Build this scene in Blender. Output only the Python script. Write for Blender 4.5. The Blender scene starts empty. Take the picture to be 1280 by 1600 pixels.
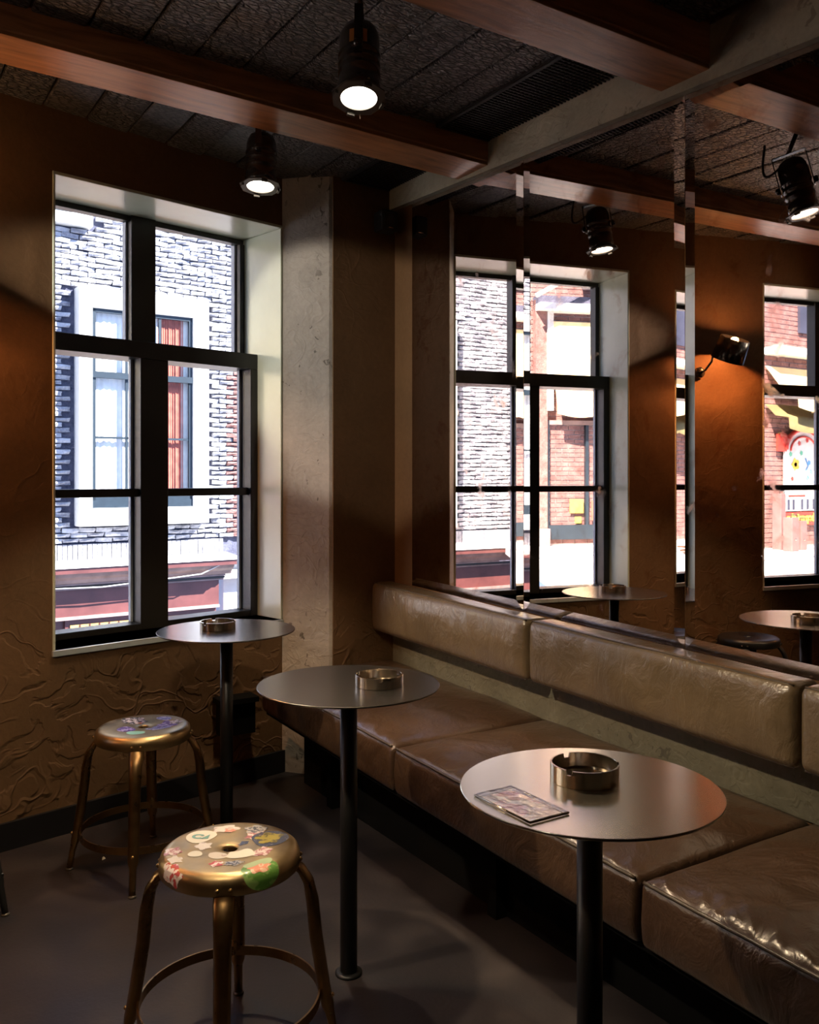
import bpy, math, random
from mathutils import Vector, Matrix, noise
random.seed(7)
R = math.radians
sc = bpy.context.scene
col = sc.collection

# ------------------------------------------------------------------ camera
cam_d = bpy.data.cameras.new('camera')
cam = bpy.data.objects.new('camera', cam_d); col.objects.link(cam)
cam.location = (0, 0, 1.25)
cam.rotation_euler = (R(90), 0, R(-32.44))
cam_d.sensor_fit = 'VERTICAL'; cam_d.sensor_height = 36; cam_d.lens = 31.5
cam_d.shift_y = -55 / 1600
cam_d.clip_start = 0.02; cam_d.clip_end = 200
sc.camera = cam
# ------------------------------------------------------------------ world, sun, exposure
w = bpy.data.worlds.new('sky'); sc.world = w; w.use_nodes = True
bg = w.node_tree.nodes['Background']
bg.inputs[0].default_value = (0.36, 0.54, 1.0, 1); bg.inputs[1].default_value = 2.1
sl = bpy.data.lights.new('sun', 'SUN'); sl.energy = 32; sl.angle = R(0.6); sl.color = (0.97, 0.97, 1.0)
sun = bpy.data.objects.new('sun', sl); col.objects.link(sun)
sun.rotation_euler = Vector((-0.62, 0.45, -0.66)).to_track_quat('-Z', 'Y').to_euler()
sun.location = (8, -4, 14)
vs = sc.view_settings
vs.view_transform = 'Standard'; vs.look = 'None'; vs.gamma = 1; vs.use_curve_mapping = False
vs.exposure = 0.18
sc.cycles.use_denoising = True
sc.cycles.max_bounces = 10; sc.cycles.diffuse_bounces = 5; sc.cycles.glossy_bounces = 6
sc.cycles.transparent_max_bounces = 16
sc.cycles.sample_clamp_indirect = 6
sc.cycles.caustics_reflective = False; sc.cycles.caustics_refractive = False
sc.cycles.blur_glossy = 0.6

# ------------------------------------------------------------------ materials
class NT:
    def __init__(s, name):
        s.m = bpy.data.materials.new(name); s.m.use_nodes = True
        s.t = s.m.node_tree; s.b = s.t.nodes['Principled BSDF']; s.out = s.t.nodes['Material Output']
    def n(s, kind, **kw):
        nd = s.t.nodes.new(kind)
        for k, v in kw.items():
            if k.startswith('i_'): nd.inputs[int(k[2:])].default_value = v
            else: setattr(nd, k, v)
        return nd
    def l(s, a, b): s.t.links.new(a, b)
    def coords(s, scale=(1, 1, 1), rot=(0, 0, 0), world=False, warp=0, wscale=3):
        if world:
            g = s.n('ShaderNodeNewGeometry').outputs['Position']
        else:
            g = s.n('ShaderNodeTexCoord').outputs['Object']
        if warp:
            nz = s.n('ShaderNodeTexNoise'); nz.inputs['Scale'].default_value = wscale; s.l(g, nz.inputs['Vector'])
            a = s.n('ShaderNodeVectorMath', operation='MULTIPLY_ADD')
            s.l(nz.outputs['Color'], a.inputs[0]); a.inputs[1].default_value = (warp,) * 3; s.l(g, a.inputs[2]); g = a.outputs[0]
        mp = s.n('ShaderNodeMapping'); mp.inputs['Scale'].default_value = scale; mp.inputs['Rotation'].default_value = rot
        s.l(g, mp.inputs['Vector']); return mp.outputs[0]
    def noise(s, vec, scale, detail=4, rough=0.55):
        nd = s.n('ShaderNodeTexNoise'); nd.inputs['Scale'].default_value = scale; nd.inputs['Detail'].default_value = detail
        nd.inputs['Roughness'].default_value = rough; s.l(vec, nd.inputs['Vector']); return nd.outputs['Fac']
    def voro(s, vec, scale, feature='DISTANCE_TO_EDGE', rnd=1.0):
        nd = s.n('ShaderNodeTexVoronoi', feature=feature); nd.inputs['Scale'].default_value = scale
        nd.inputs['Randomness'].default_value = rnd; s.l(vec, nd.inputs['Vector'])
        return nd.outputs['Distance']
    def ramp(s, fac, stops):
        r = s.n('ShaderNodeValToRGB'); e = r.color_ramp.elements
        while len(e) < len(stops): e.new(0.5)
        for k, (p, c) in enumerate(stops):
            e[k].position = p
            e[k].color = (c, c, c, 1) if isinstance(c, (int, float)) else (*c, 1)
        s.l(fac, r.inputs[0]); return r.outputs[0]
    def math(s, op, a, b=None):
        m = s.n('ShaderNodeMath', operation=op)
        for k, v in enumerate((a, b)):
            if v is None: continue
            if isinstance(v, (int, float)): m.inputs[k].default_value = v
            else: s.l(v, m.inputs[k])
        return m.outputs[0]
    def bump(s, h, strength=0.5, dist=0.01, prev=None):
        b = s.n('ShaderNodeBump'); b.inputs['Strength'].default_value = strength; b.inputs['Distance'].default_value = dist
        s.l(h, b.inputs['Height'])
        if prev is not None: s.l(prev, b.inputs['Normal'])
        return b.outputs[0]
    def set(s, **kw):
        names = dict(color='Base Color', rough='Roughness', metal='Metallic', spec='Specular IOR Level', normal='Normal', coat='Coat Weight',
                     coatr='Coat Roughness', emit='Emission Color', estr='Emission Strength', aniso='Anisotropic', trans='Transmission Weight', ior='IOR', sheen='Sheen Weight')
        for k, v in kw.items():
            i = s.b.inputs[names[k]]
            if isinstance(v, (int, float)): i.default_value = v
            elif isinstance(v, tuple): i.default_value = (*v, 1)
            else: s.l(v, i)
        return s.m

def plain(name, c, rough=0.5, metal=0.0, var=0.15, vscale=12, bump=0.0, bscale=60, **kw):
    t = NT(name); v = t.coords()
    f = t.noise(v, vscale, 5)
    lo = tuple(x * (1 - var) for x in c); hi = tuple(min(1, x * (1 + var)) for x in c)
    cc = t.ramp(f, [(0.3, lo), (0.7, hi)])
    a = dict(color=cc, rough=rough, metal=metal); a.update(kw)
    if bump: a['normal'] = t.bump(t.noise(v, bscale, 6), bump, 0.004)
    return t.set(**a)

def plaster(name, base, mark=1.0, dark=(0.05, 0.04, 0.03), scale=1.0, pits=0.0, low=False):
    t = NT(name)
    v = t.coords(world=True, warp=0.22, wscale=2.3)
    v2 = t.coords(world=True, warp=0.35, wscale=4.5, scale=(1, 1, 1.5))
    big = t.noise(v, 1.6 * scale, 4)
    fine = t.noise(v, 55, 8, 0.65)
    med = t.noise(v2, 7 * scale, 3, 0.5)
    lo = tuple(x * 0.72 for x in base); hi = tuple(x * 1.18 for x in base)
    cc = t.ramp(t.math('ADD', t.math('MULTIPLY', big, 0.7), t.math('MULTIPLY', fine, 0.3)), [(0.35, lo), (0.65, hi)])
    # trowel strokes: long thin ridges where warped cells meet, broken up by noise
    edge = t.voro(v2, 4.2 * scale)
    ridge = t.ramp(edge, [(0.0, 1.0), (0.035, 0.0)])
    gate = t.ramp(t.noise(v, 2.7, 2), [(0.47, 0.0), (0.57, 1.0)])
    step = t.ramp(med, [(0.44, 0.0), (0.49, 1.0)])
    h = t.math('MULTIPLY', ridge, gate)
    if low:   # the plaster under the window was worked much more coarsely than the wall above
        sx = t.n('ShaderNodeSeparateXYZ'); t.l(t.n('ShaderNodeNewGeometry').outputs['Position'], sx.inputs[0])
        zr = t.ramp(sx.outputs['Z'], [(0.60, 1.0), (0.80, 0.12)])
        h = t.math('MULTIPLY', h, zr); step = t.math('MULTIPLY', step, zr)
    n1 = t.bump(fine, 0.25, 0.004)
    n2 = t.bump(t.math('ADD', t.math('MULTIPLY', step, 0.7), t.math('MULTIPLY', h, 0.8)), 0.6 * mark, 0.009, n1)
    n3 = t.bump(big, 0.5, 0.05, n2)
    if pits:
        pv = t.coords(world=True, warp=0.12, wscale=14, scale=(1, 1, 0.55))
        pn = t.noise(pv, 26, 3, 0.6)
        pm = t.math('MULTIPLY', t.ramp(pn, [(0.645, 0.0), (0.67, 1.0)]), t.ramp(t.noise(v, 4, 2), [(0.42, 0), (0.55, 1)]))
        n3 = t.bump(pm, -0.9, 0.012, n3)
        mx = t.n('ShaderNodeMixRGB'); t.l(t.math('MULTIPLY', pm, pits), mx.inputs[0]); t.l(cc, mx.inputs[1]); mx.inputs[2].default_value = (*dark, 1)
        cc = mx.outputs[0]
    return t.set(color=cc, rough=0.72, normal=n3, spec=0.3)

def wood(name, base, axis='x', rough=0.45):
    t = NT(name)
    s = {'x': (1.1, 14, 14), 'y': (14, 1.1, 14), 'z': (14, 14, 1.1)}[axis]
    v = t.coords(scale=s, warp=0.12, wscale=1.5)
    g = t.noise(v, 3.0, 8, 0.65)
    g2 = t.noise(t.coords(scale=tuple(x * .25 for x in s)), 2.0, 3)
    f = t.math('ADD', t.math('MULTIPLY', g, 0.65), t.math('MULTIPLY', g2, 0.35))
    d = tuple(x * 0.38 for x in base); h = tuple(min(1, x * 1.4) for x in base)
    cc = t.ramp(f, [(0.34, d), (0.5, base), (0.66, h)])
    return t.set(color=cc, rough=rough, normal=t.bump(g, 0.3, 0.004), spec=0.4)

def charred(name, seed, amount=1.0, grey=1.0):
    t = NT(name)
    tc = t.n('ShaderNodeTexCoord').outputs['Object']
    oi = t.n('ShaderNodeObjectInfo').outputs['Random']
    a = t.n('ShaderNodeVectorMath', operation='MULTIPLY_ADD')
    cb = t.n('ShaderNodeCombineXYZ'); t.l(oi, cb.inputs[0]); t.l(oi, cb.inputs[1]); t.l(oi, cb.inputs[2])
    t.l(cb.outputs[0], a.inputs[0]); a.inputs[1].default_value = (37, 91, 11); t.l(tc, a.inputs[2])
    nz = t.n('ShaderNodeTexNoise'); nz.inputs['Scale'].default_value = 9; nz.inputs['Detail'].default_value = 3; t.l(a.outputs[0], nz.inputs['Vector'])
    b = t.n('ShaderNodeVectorMath', operation='MULTIPLY_ADD'); t.l(nz.outputs['Color'], b.inputs[0]); b.inputs[1].default_value = (0.035,) * 3; t.l(a.outputs[0], b.inputs[2])
    mp = t.n('ShaderNodeMapping'); mp.inputs['Scale'].default_value = (0.5, 1.15, 1); t.l(b.outputs[0], mp.inputs[0])
    e1 = t.voro(mp.outputs[0], 62); e2 = t.voro(mp.outputs[0], 140)
    c1 = t.ramp(e1, [(0.02, 0.0), (0.20, 1.0)]); c2 = t.ramp(e2, [(0.0, 0.0), (0.2, 1.0)])
    h = t.math('ADD', t.math('MULTIPLY', c1, 0.75), t.math('MULTIPLY', c2, 0.25))
    cc = t.ramp(h, [(0.0, (0.002, 0.002, 0.002)), (0.6, tuple(grey * x for x in (0.085, 0.080, 0.076))), (1.0, tuple(grey * x for x in (0.21, 0.195, 0.18)))])
    return t.set(color=cc, rough=0.42, normal=t.bump(h, amount, 0.014), spec=0.8)

def leather(name, base):
    t = NT(name); v = t.coords(world=True, warp=0.15, wscale=3)
    n_big = t.noise(v, 5, 4); n_wr = t.noise(t.coords(world=True, scale=(1.0, 1.0, 0.45), warp=0.25, wscale=5), 16, 4, 0.6)
    fine = t.voro(v, 420, 'F1'); cr = t.voro(t.coords(world=True, warp=0.06, wscale=9), 42)
    crm = t.ramp(cr, [(0.0, 0.0), (0.05, 1.0)])
    cc = t.ramp(n_big, [(0.3, tuple(x * 0.8 for x in base)), (0.5, base), (0.72, tuple(x * 1.2 for x in base))])
    nn = t.bump(fine, 0.12, 0.001); nn = t.bump(crm, 0.03, 0.0015, nn); nn = t.bump(n_wr, 0.75, 0.009, nn)
    rr = t.ramp(t.noise(v, 9, 5), [(0.3, 0.28), (0.75, 0.36)])
    return t.set(color=cc, rough=rr, normal=nn, spec=0.7, coat=0.35, coatr=0.22)

def metal(name, base, rough=0.3, patch=0.3, brushed=False, stain=None):
    t = NT(name); v = t.coords()
    f = t.noise(v, 9, 6, 0.6)
    lo = tuple(x * (1 - patch) for x in base)
    cc = t.ramp(f, [(0.35, stain or lo), (0.6, base)])
    a = dict(color=cc, metal=1.0, rough=t.ramp(t.noise(v, 22, 4), [(0.3, rough * 0.8), (0.7, min(1, rough * 1.35))]))
    if brushed:
        a['color'] = t.ramp(t.noise(v, 2.5, 3), [(0.3, lo), (0.7, base)])
        a['rough'] = rough
    return t.set(**a)

def brickmat(name, c1, c2, mortar=None):
    t = NT(name); v = t.coords(world=True)
    oi = t.noise(v, 7, 2); f = t.noise(v, 38, 7, 0.7)
    x = t.math('ADD', t.math('MULTIPLY', oi, .5), t.math('MULTIPLY', f, .5))
    return t.set(color=t.ramp(x, [(0.36, c1), (0.62, c2)]), rough=0.85, normal=t.bump(f, 0.9, 0.012), spec=0.2)

def glassmat(name, tint=(1, 1, 1), refl=1.0):
    t = NT(name); t.t.nodes.remove(t.b)
    tr = t.n('ShaderNodeBsdfTransparent'); tr.inputs[0].default_value = (*tint, 1)
    gl = t.n('ShaderNodeBsdfGlossy'); gl.inputs['Roughness'].default_value = 0.01
    fr = t.n('ShaderNodeFresnel'); fr.inputs[0].default_value = 1.35
    mx = t.n('ShaderNodeMixShader')
    front = t.math('SUBTRACT', 1.0, t.n('ShaderNodeNewGeometry').outputs['Backfacing'])
    t.l(t.math('MULTIPLY', t.math('MULTIPLY', fr.outputs[0], refl), front), mx.inputs[0]); t.l(tr.outputs[0], mx.inputs[1]); t.l(gl.outputs[0], mx.inputs[2])
    t.l(mx.outputs[0], t.out.inputs[0]); return t.m

def mirrormat(name):
    t = NT(name)
    v = t.coords(world=True, warp=0.12, wscale=8)
    b1 = t.ramp(t.noise(v, 11, 5, 0.6), [(0.54, 0.0), (0.70, 1.0)])
    b2 = t.ramp(t.noise(v, 3.2, 3), [(0.35, 0.15), (0.65, 1.0)])
    m = t.math('MULTIPLY', b1, b2)
    cc = t.ramp(m, [(0.0, (0.86, 0.72, 0.63)), (1.0, (0.50, 0.27, 0.18))])
    rr = t.ramp(m, [(0.0, 0.008), (0.3, 0.02), (1.0, 0.16)])
    return t.set(color=cc, metal=1.0, rough=rr)

def emis(name, c, s):
    t = NT(name); return t.set(color=(0, 0, 0), emit=tuple(c), estr=s)

M = dict(
    wall=plaster('taupe_plaster', (0.165, 0.088, 0.038), 1.0, low=True),
    pier=plaster('pier_plaster', (0.42, 0.38, 0.33), 0.35, pits=0.7, scale=1.6),
    strip=plaster('strip_plaster', (0.20, 0.185, 0.125), 0.5, scale=2.5, pits=0.5),
    band=plaster('band_plaster', (0.40, 0.37, 0.27), 0.3, scale=2.5, pits=0.4),
    darkwall=plaster('far_wall_plaster', (0.16, 0.11, 0.07), 0.6),
    floor=None,
    skirting=plain('black_skirting', (0.008, 0.008, 0.009), 0.5),
    beam=wood('beam_timber', (0.44, 0.20, 0.085), 'x', 0.33),
    char=charred('charred_plank', 1), char2=charred('charred_plank_flat', 2, 0.35, 0.7),
    slab=plain('ceiling_void', (0.004, 0.004, 0.004), 0.9),
    grille=plain('black_grille', (0.02, 0.02, 0.02), 0.6, spec=0.3),
    reveal=plain('sage_satin_paint', (0.58, 0.61, 0.48), 0.25, var=0.08, vscale=4, spec=0.6),
    sill=plain('grey_blue_satin_paint', (0.42, 0.46, 0.46), 0.22, var=0.1, spec=0.7),
    frame=plain('dark_window_paint', (0.014, 0.012, 0.010), 0.38, spec=0.5),
    bead=plain('pale_window_bead', (0.55, 0.57, 0.6), 0.5),
    glass=glassmat('window_glass'),
    mirror=mirrormat('aged_mirror'),
    leather=leather('brown_leather', (0.135, 0.095, 0.052)),
    leather2=leather('red_brown_leather', (0.058, 0.031, 0.017)),
    piping=plain('leather_piping', (0.06, 0.042, 0.026), 0.35),
    black=plain('black_board', (0.004, 0.004, 0.004), 0.9, spec=0.1),
    tabletop=metal('brushed_table_metal', (0.26, 0.24, 0.225), 0.27, 0.06, True),
    tabletop_lit=metal('lit_table_metal', (0.80, 0.75, 0.62), 0.23, 0.05, True),  # same table metal, lightened: the bright reflection is put into the colour
    pole=plain('black_pole', (0.008, 0.008, 0.008), 0.4, spec=0.5),
    steel=metal('ashtray_steel', (0.56, 0.49, 0.40), 0.15, 0.04),
    brass=metal('worn_brass', (0.58, 0.35, 0.12), 0.3, 0.35, stain=(0.40, 0.27, 0.13)),
    brasstop=metal('seat_top_brass', (0.50, 0.36, 0.18), 0.36, 0.2),
    bronze=metal('dark_bronze', (0.36, 0.22, 0.095), 0.30, 0.4),
    can=plain('black_lamp_can', (0.010, 0.009, 0.009), 0.22, spec=0.8, coat=0.3),
    canrim=plain('lamp_rim', (0.10, 0.085, 0.07), 0.35, metal=0.6),
    cable=plain('black_cable', (0.01, 0.009, 0.008), 0.5),
    wire=metal('copper_wire', (0.35, 0.2, 0.12), 0.4),
    orange=plain('orange_sticker', (0.42, 0.17, 0.04), 0.5),
    lens=emis('lamp_lens', (1, 0.93, 0.80), 14),
    bulb=emis('wall_lamp_bulb', (1, 0.62, 0.3), 20),
    speaker=plain('speaker_black', (0.012, 0.011, 0.010), 0.6, bump=0.5, bscale=300),
    whitebr=brickmat('grey_painted_brick', (0.14, 0.14, 0.17), (0.46, 0.45, 0.46)),
    greybr=brickmat('pale_painted_brick', (0.30, 0.30, 0.33), (0.55, 0.54, 0.55)),
    redbr=brickmat('red_brick', (0.15, 0.07, 0.06), (0.32, 0.17, 0.145)),
    mortar=brickmat('dark_mortar', (0.05, 0.05, 0.075), (0.12, 0.12, 0.16)),
    mortarw=brickmat('pale_mortar', (0.5, 0.47, 0.45), (0.7, 0.67, 0.63)),
    white=plain('white_render', (0.66, 0.65, 0.60), 0.7, var=0.05),
    teal=plain('dark_teal_paint', (0.016, 0.026, 0.034), 0.4),
    cream=plain('cream_curtain', (0.85, 0.82, 0.74), 0.9, var=0.1),
    redc=plain('red_curtain', (0.40, 0.10, 0.06), 0.9, var=0.3),
    shop=plain('red_brown_shop_paint', (0.12, 0.040, 0.034), 0.35, var=0.25, vscale=3),
    shopl=plain('weathered_shop_trim', (0.26, 0.18, 0.16), 0.5, var=0.3, vscale=5),
    ochre=plain('ochre_shop_glass', (0.55, 0.30, 0.09), 0.4, var=0.25, vscale=8),
    pale=plain('pale_terrace', (0.72, 0.69, 0.64), 0.8, var=0.06),
    awning=plain('cream_awning_cloth', (0.85, 0.66, 0.36), 0.8, var=0.22, vscale=2),
    awning2=plain('olive_awning_cloth', (0.17, 0.14, 0.055), 0.8, var=0.3, vscale=3),
    slate=plain('dark_shop_glass', (0.05, 0.05, 0.07), 0.15, var=0.3, vscale=2),
    yellow=plain('yellow_poster', (0.85, 0.55, 0.06), 0.6),
    red=plain('red_sign', (0.48, 0.035, 0.02), 0.5),
    pink=plain('dusty_pink_metal', (0.17, 0.095, 0.085), 0.5),
    asphalt=plain('street_paving', (0.12, 0.11, 0.11), 0.9),
)

def floor_mat():
    t = NT('worn_concrete_floor'); v = t.coords(world=True, warp=0.2, wscale=2)
    f = t.noise(v, 3.5, 7, 0.62); g = t.noise(v, 90, 3)
    cc = t.ramp(f, [(0.3, (0.014, 0.012, 0.013)), (0.5, (0.022, 0.017, 0.018)), (0.72, (0.046, 0.036, 0.033))])
    sp = t.ramp(t.voro(v, 26, 'F1'), [(0.02, 1.0), (0.035, 0.0)])
    mx = t.n('ShaderNodeMixRGB'); t.l(t.math('MULTIPLY', sp, 0.35), mx.inputs[0]); t.l(cc, mx.inputs[1]); mx.inputs[2].default_value = (0.2, 0.17, 0.14, 1)
    return t.set(color=mx.outputs[0], rough=t.ramp(f, [(0.3, 0.38), (0.7, 0.6)]), normal=t.bump(t.math('ADD', f, t.math('MULTIPLY', g, .3)), 0.25, 0.006), spec=0.45)
M['floor'] = floor_mat()

# ------------------------------------------------------------------ mesh helpers
class MB:
    def __init__(s): s.v = []; s.f = []; s.sm = []
    def add(s, vs, fs, smooth=False, T=None):
        o = len(s.v)
        s.v += [tuple(T @ Vector(p)) if T else tuple(p) for p in vs]
        s.f += [tuple(i + o for i in f) for f in fs]; s.sm += [smooth] * len(fs)
        return s
    def box(s, x0, x1, y0, y1, z0, z1, T=None):
        vs = [(x0, y0, z0), (x1, y0, z0), (x1, y1, z0), (x0, y1, z0), (x0, y0, z1), (x1, y0, z1), (x1, y1, z1), (x0, y1, z1)]
        return s.add(vs, [(0, 3, 2, 1), (4, 5, 6, 7), (0, 1, 5, 4), (1, 2, 6, 5), (2, 3, 7, 6), (3, 0, 4, 7)], T=T)
    def hexa(s, vs): return s.add(vs, [(0, 3, 2, 1), (4, 5, 6, 7), (0, 1, 5, 4), (1, 2, 6, 5), (2, 3, 7, 6), (3, 0, 4, 7)])
    def prism(s, pts, z0, z1, T=None):
        n = len(pts)
        vs = [(x, y, z0) for x, y in pts] + [(x, y, z1) for x, y in pts]
        fs = [tuple(range(n - 1, -1, -1)), tuple(range(n, 2 * n))] + [(i, (i + 1) % n, n + (i + 1) % n, n + i) for i in range(n)]
        return s.add(vs, fs, T=T)
    def lathe(s, prof, n=48, T=None, smooth=True, caps=True):
        vs = []; fs = []
        for r, z in prof:
            for k in range(n):
                a = 2 * math.pi * k / n; vs.append((r * math.cos(a), r * math.sin(a), z))
        for j in range(len(prof) - 1):
            for k in range(n):
                k2 = (k + 1) % n; fs.append((j * n + k, j * n + k2, (j + 1) * n + k2, (j + 1) * n + k))
        if caps:
            fs.append(tuple(range(n - 1, -1, -1))); fs.append(tuple((len(prof) - 1) * n + k for k in range(n)))
        return s.add(vs, fs, smooth, T)
    def tube(s, pts, rad, n=12, T=None, flat=None, caps=True, closed=False):
        """sweep; rad = number or list of r or (ra, rb); flat = reference vector for the rb axis"""
        P = [Vector(p) for p in pts]; m = len(P); vs = []; fs = []; ref = Vector(flat) if flat else None; last = None
        for i, p in enumerate(P):
            if closed: d = (P[(i + 1) % m] - P[i - 1]).normalized()
            else: d = (P[min(i + 1, m - 1)] - P[max(i - 1, 0)]).normalized()
            if ref is not None: u = ref
            elif last is not None: u = last
            else: u = Vector((0, 0, 1)) if abs(d.z) < 0.9 else Vector((1, 0, 0))
            a = (u - d * u.dot(d)).normalized(); b = d.cross(a); last = a
            r = rad[i] if isinstance(rad, list) else rad
            ra, rb = r if isinstance(r, tuple) else (r, r)
            for k in range(n):
                t = 2 * math.pi * k / n; vs.append(tuple(p + a * (ra * math.cos(t)) + b * (rb * math.sin(t))))
        for j in range(m if closed else m - 1):
            for k in range(n):
                k2 = (k + 1) % n; j2 = (j + 1) % m
                fs.append((j * n + k, j * n + k2, j2 * n + k2, j2 * n + k))
        if caps and not closed:
            fs.append(tuple(range(n - 1, -1, -1))); fs.append(tuple((m - 1) * n + k for k in range(n)))
        return s.add(vs, fs, True, T)
    def ball(s, c, r, n=12, T=None):
        prof = [(max(1e-5, r * math.sin(math.pi * k / 8)), -r * math.cos(math.pi * k / 8)) for k in range(9)]
        Tm = Matrix.Translation(c)
        return s.lathe(prof, n, (T @ Tm) if T else Tm, caps=False)
    def mesh(s, name, m):
        me = bpy.data.meshes.new(name); me.from_pydata(s.v, [], s.f); me.polygons.foreach_set('use_smooth', s.sm)
        me.materials.append(m); me.update(); return me
    def build(s, name, m, parent=None, mat=None, bevel=0):
        o = bpy.data.objects.new(name, s.mesh(name, m)); col.objects.link(o)
        if parent is not None: o.parent = parent
        if mat is not None: o.matrix_local = mat
        if bevel:
            b = o.modifiers.new('bevel', 'BEVEL'); b.width = bevel; b.segments = 2; b.limit_method = 'ANGLE'; b.angle_limit = R(40); b.harden_normals = False
        return o

def tag(o, label=None, cat=None, group=None, kind=None):
    if label: o['label'] = label
    if cat: o['category'] = cat
    if group: o['group'] = group
    if kind: o['kind'] = kind
    return o
def empty(name, loc=(0, 0, 0), mat=None):
    o = bpy.data.objects.new(name, None); o.empty_display_size = 0.1; col.objects.link(o)
    if mat is not None: o.matrix_world = mat
    else: o.location = loc
    return o
def struct(o): o['kind'] = 'structure'; return o
def kids(o): return [c for c in bpy.data.objects if c.parent == o]
def copy_tree(o, parent=None):
    c = o.copy(); col.objects.link(c); c.parent = parent
    for ch in kids(o):
        copy_tree(ch, c)
    return c

# ------------------------------------------------------------------ frame of the window wall
WO = Vector((0.4507, 3.2577, 0)); WD = Vector((0.9779, 0.2089, 0)); WN = Vector((-0.2089, 0.9779, 0))
WM = Matrix(((WD.x, WN.x, 0, WO.x), (WD.y, WN.y, 0, WO.y), (0, 0, 1, 0), (0, 0, 0, 1)))   # local x along wall, y outwards
S0, S1 = 0.176, 1.159             # window in view
T0, T1 = -2.04, -0.686           # window seen in the mirror
ZS, ZH = 0.645, 2.315             # sill and head
XM = 2.03                         # mirror face
def zc(x, y): return 2.485 - 0.022 * (x - 2.03) + 0.010 * (y - 2.2)

# ------------------------------------------------------------------ room shell
struct(MB().box(-3.7, 2.5, -3.2, 4.2, -0.12, 0).build('floor', M['floor']))
b = MB(); TH = 0.32; ZT = 2.75
for s0, s1, z0, z1 in ((-4.2, T0, 0, ZT), (T0, T1, 0, ZS), (T0, T1, ZH, ZT), (T1, S0, 0, ZT), (S0, S1, 0, ZS), (S0, S1, ZH, ZT), (S1, 2.3, 0, ZT)):
    b.box(s0, s1, 0, TH, z0, z1)
struct(b.build('wall_front', M['wall'], mat=WM))
struct(MB().prism([(1.5837, 3.4997), (1.722, 3.335), (1.735, 3.33), (2.1, 3.33), (2.2, 3.7), (1.6, 3.62)], 0, ZT).build('wall_pier', M['pier']))
struct(MB().box(1.735, 2.036, 3.322, 3.331, 0, 2.52).build('wall_pier_face', M['wall']))
struct(MB().box(2.036, 2.25, -3.2, 3.34, 0, ZT).build('wall_right', M['wall']))
struct(MB().box(-3.7, -3.5, -3.2, 3.2, 0, ZT).build('wall_left', M['darkwall']))
struct(MB().box(-3.7, 2.25, -3.2, -3.0, 0, ZT).build('wall_back', M['darkwall']))
struct(MB().box(-3.9, 2.6, -3.4, 4.0, 2.60, 2.85).build('ceiling', M['slab']))
struct(MB().box(-4.0, S1 + 0.005, -0.014, 0.0, 0, 0.092).build('baseboard_front', M['skirting'], mat=WM))
# plaster strip on the mirror wall under the backrest + band above the mirror
struct(MB().hexa([(2.026, 3.33, 0.45), (2.04, 3.33, 0.45), (2.04, -2.9, 0.28), (2.026, -2.9, 0.28),
                  (2.026, 3.33, 0.79), (2.04, 3.33, 0.79), (2.04, -2.9, 0.62), (2.026, -2.9, 0.62)]).build('trim_1', M['strip']))
def ztop(y): return 2.321 + 0.042 * (y - 1.318)
def zbot(y): return 0.772 + 0.024 * (y - 2.30)
y0, y1 = -2.9, 3.33
struct(MB().hexa([(2.008, y1, ztop(y1)), (2.05, y1, ztop(y1)), (2.05, y0, ztop(y0)), (2.008, y0, ztop(y0)),
                  (2.008, y1, 2.6), (2.05, y1, 2.6), (2.05, y0, 2.6), (2.008, y0, 2.6)]).build('trim_2', M['band']))

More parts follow.
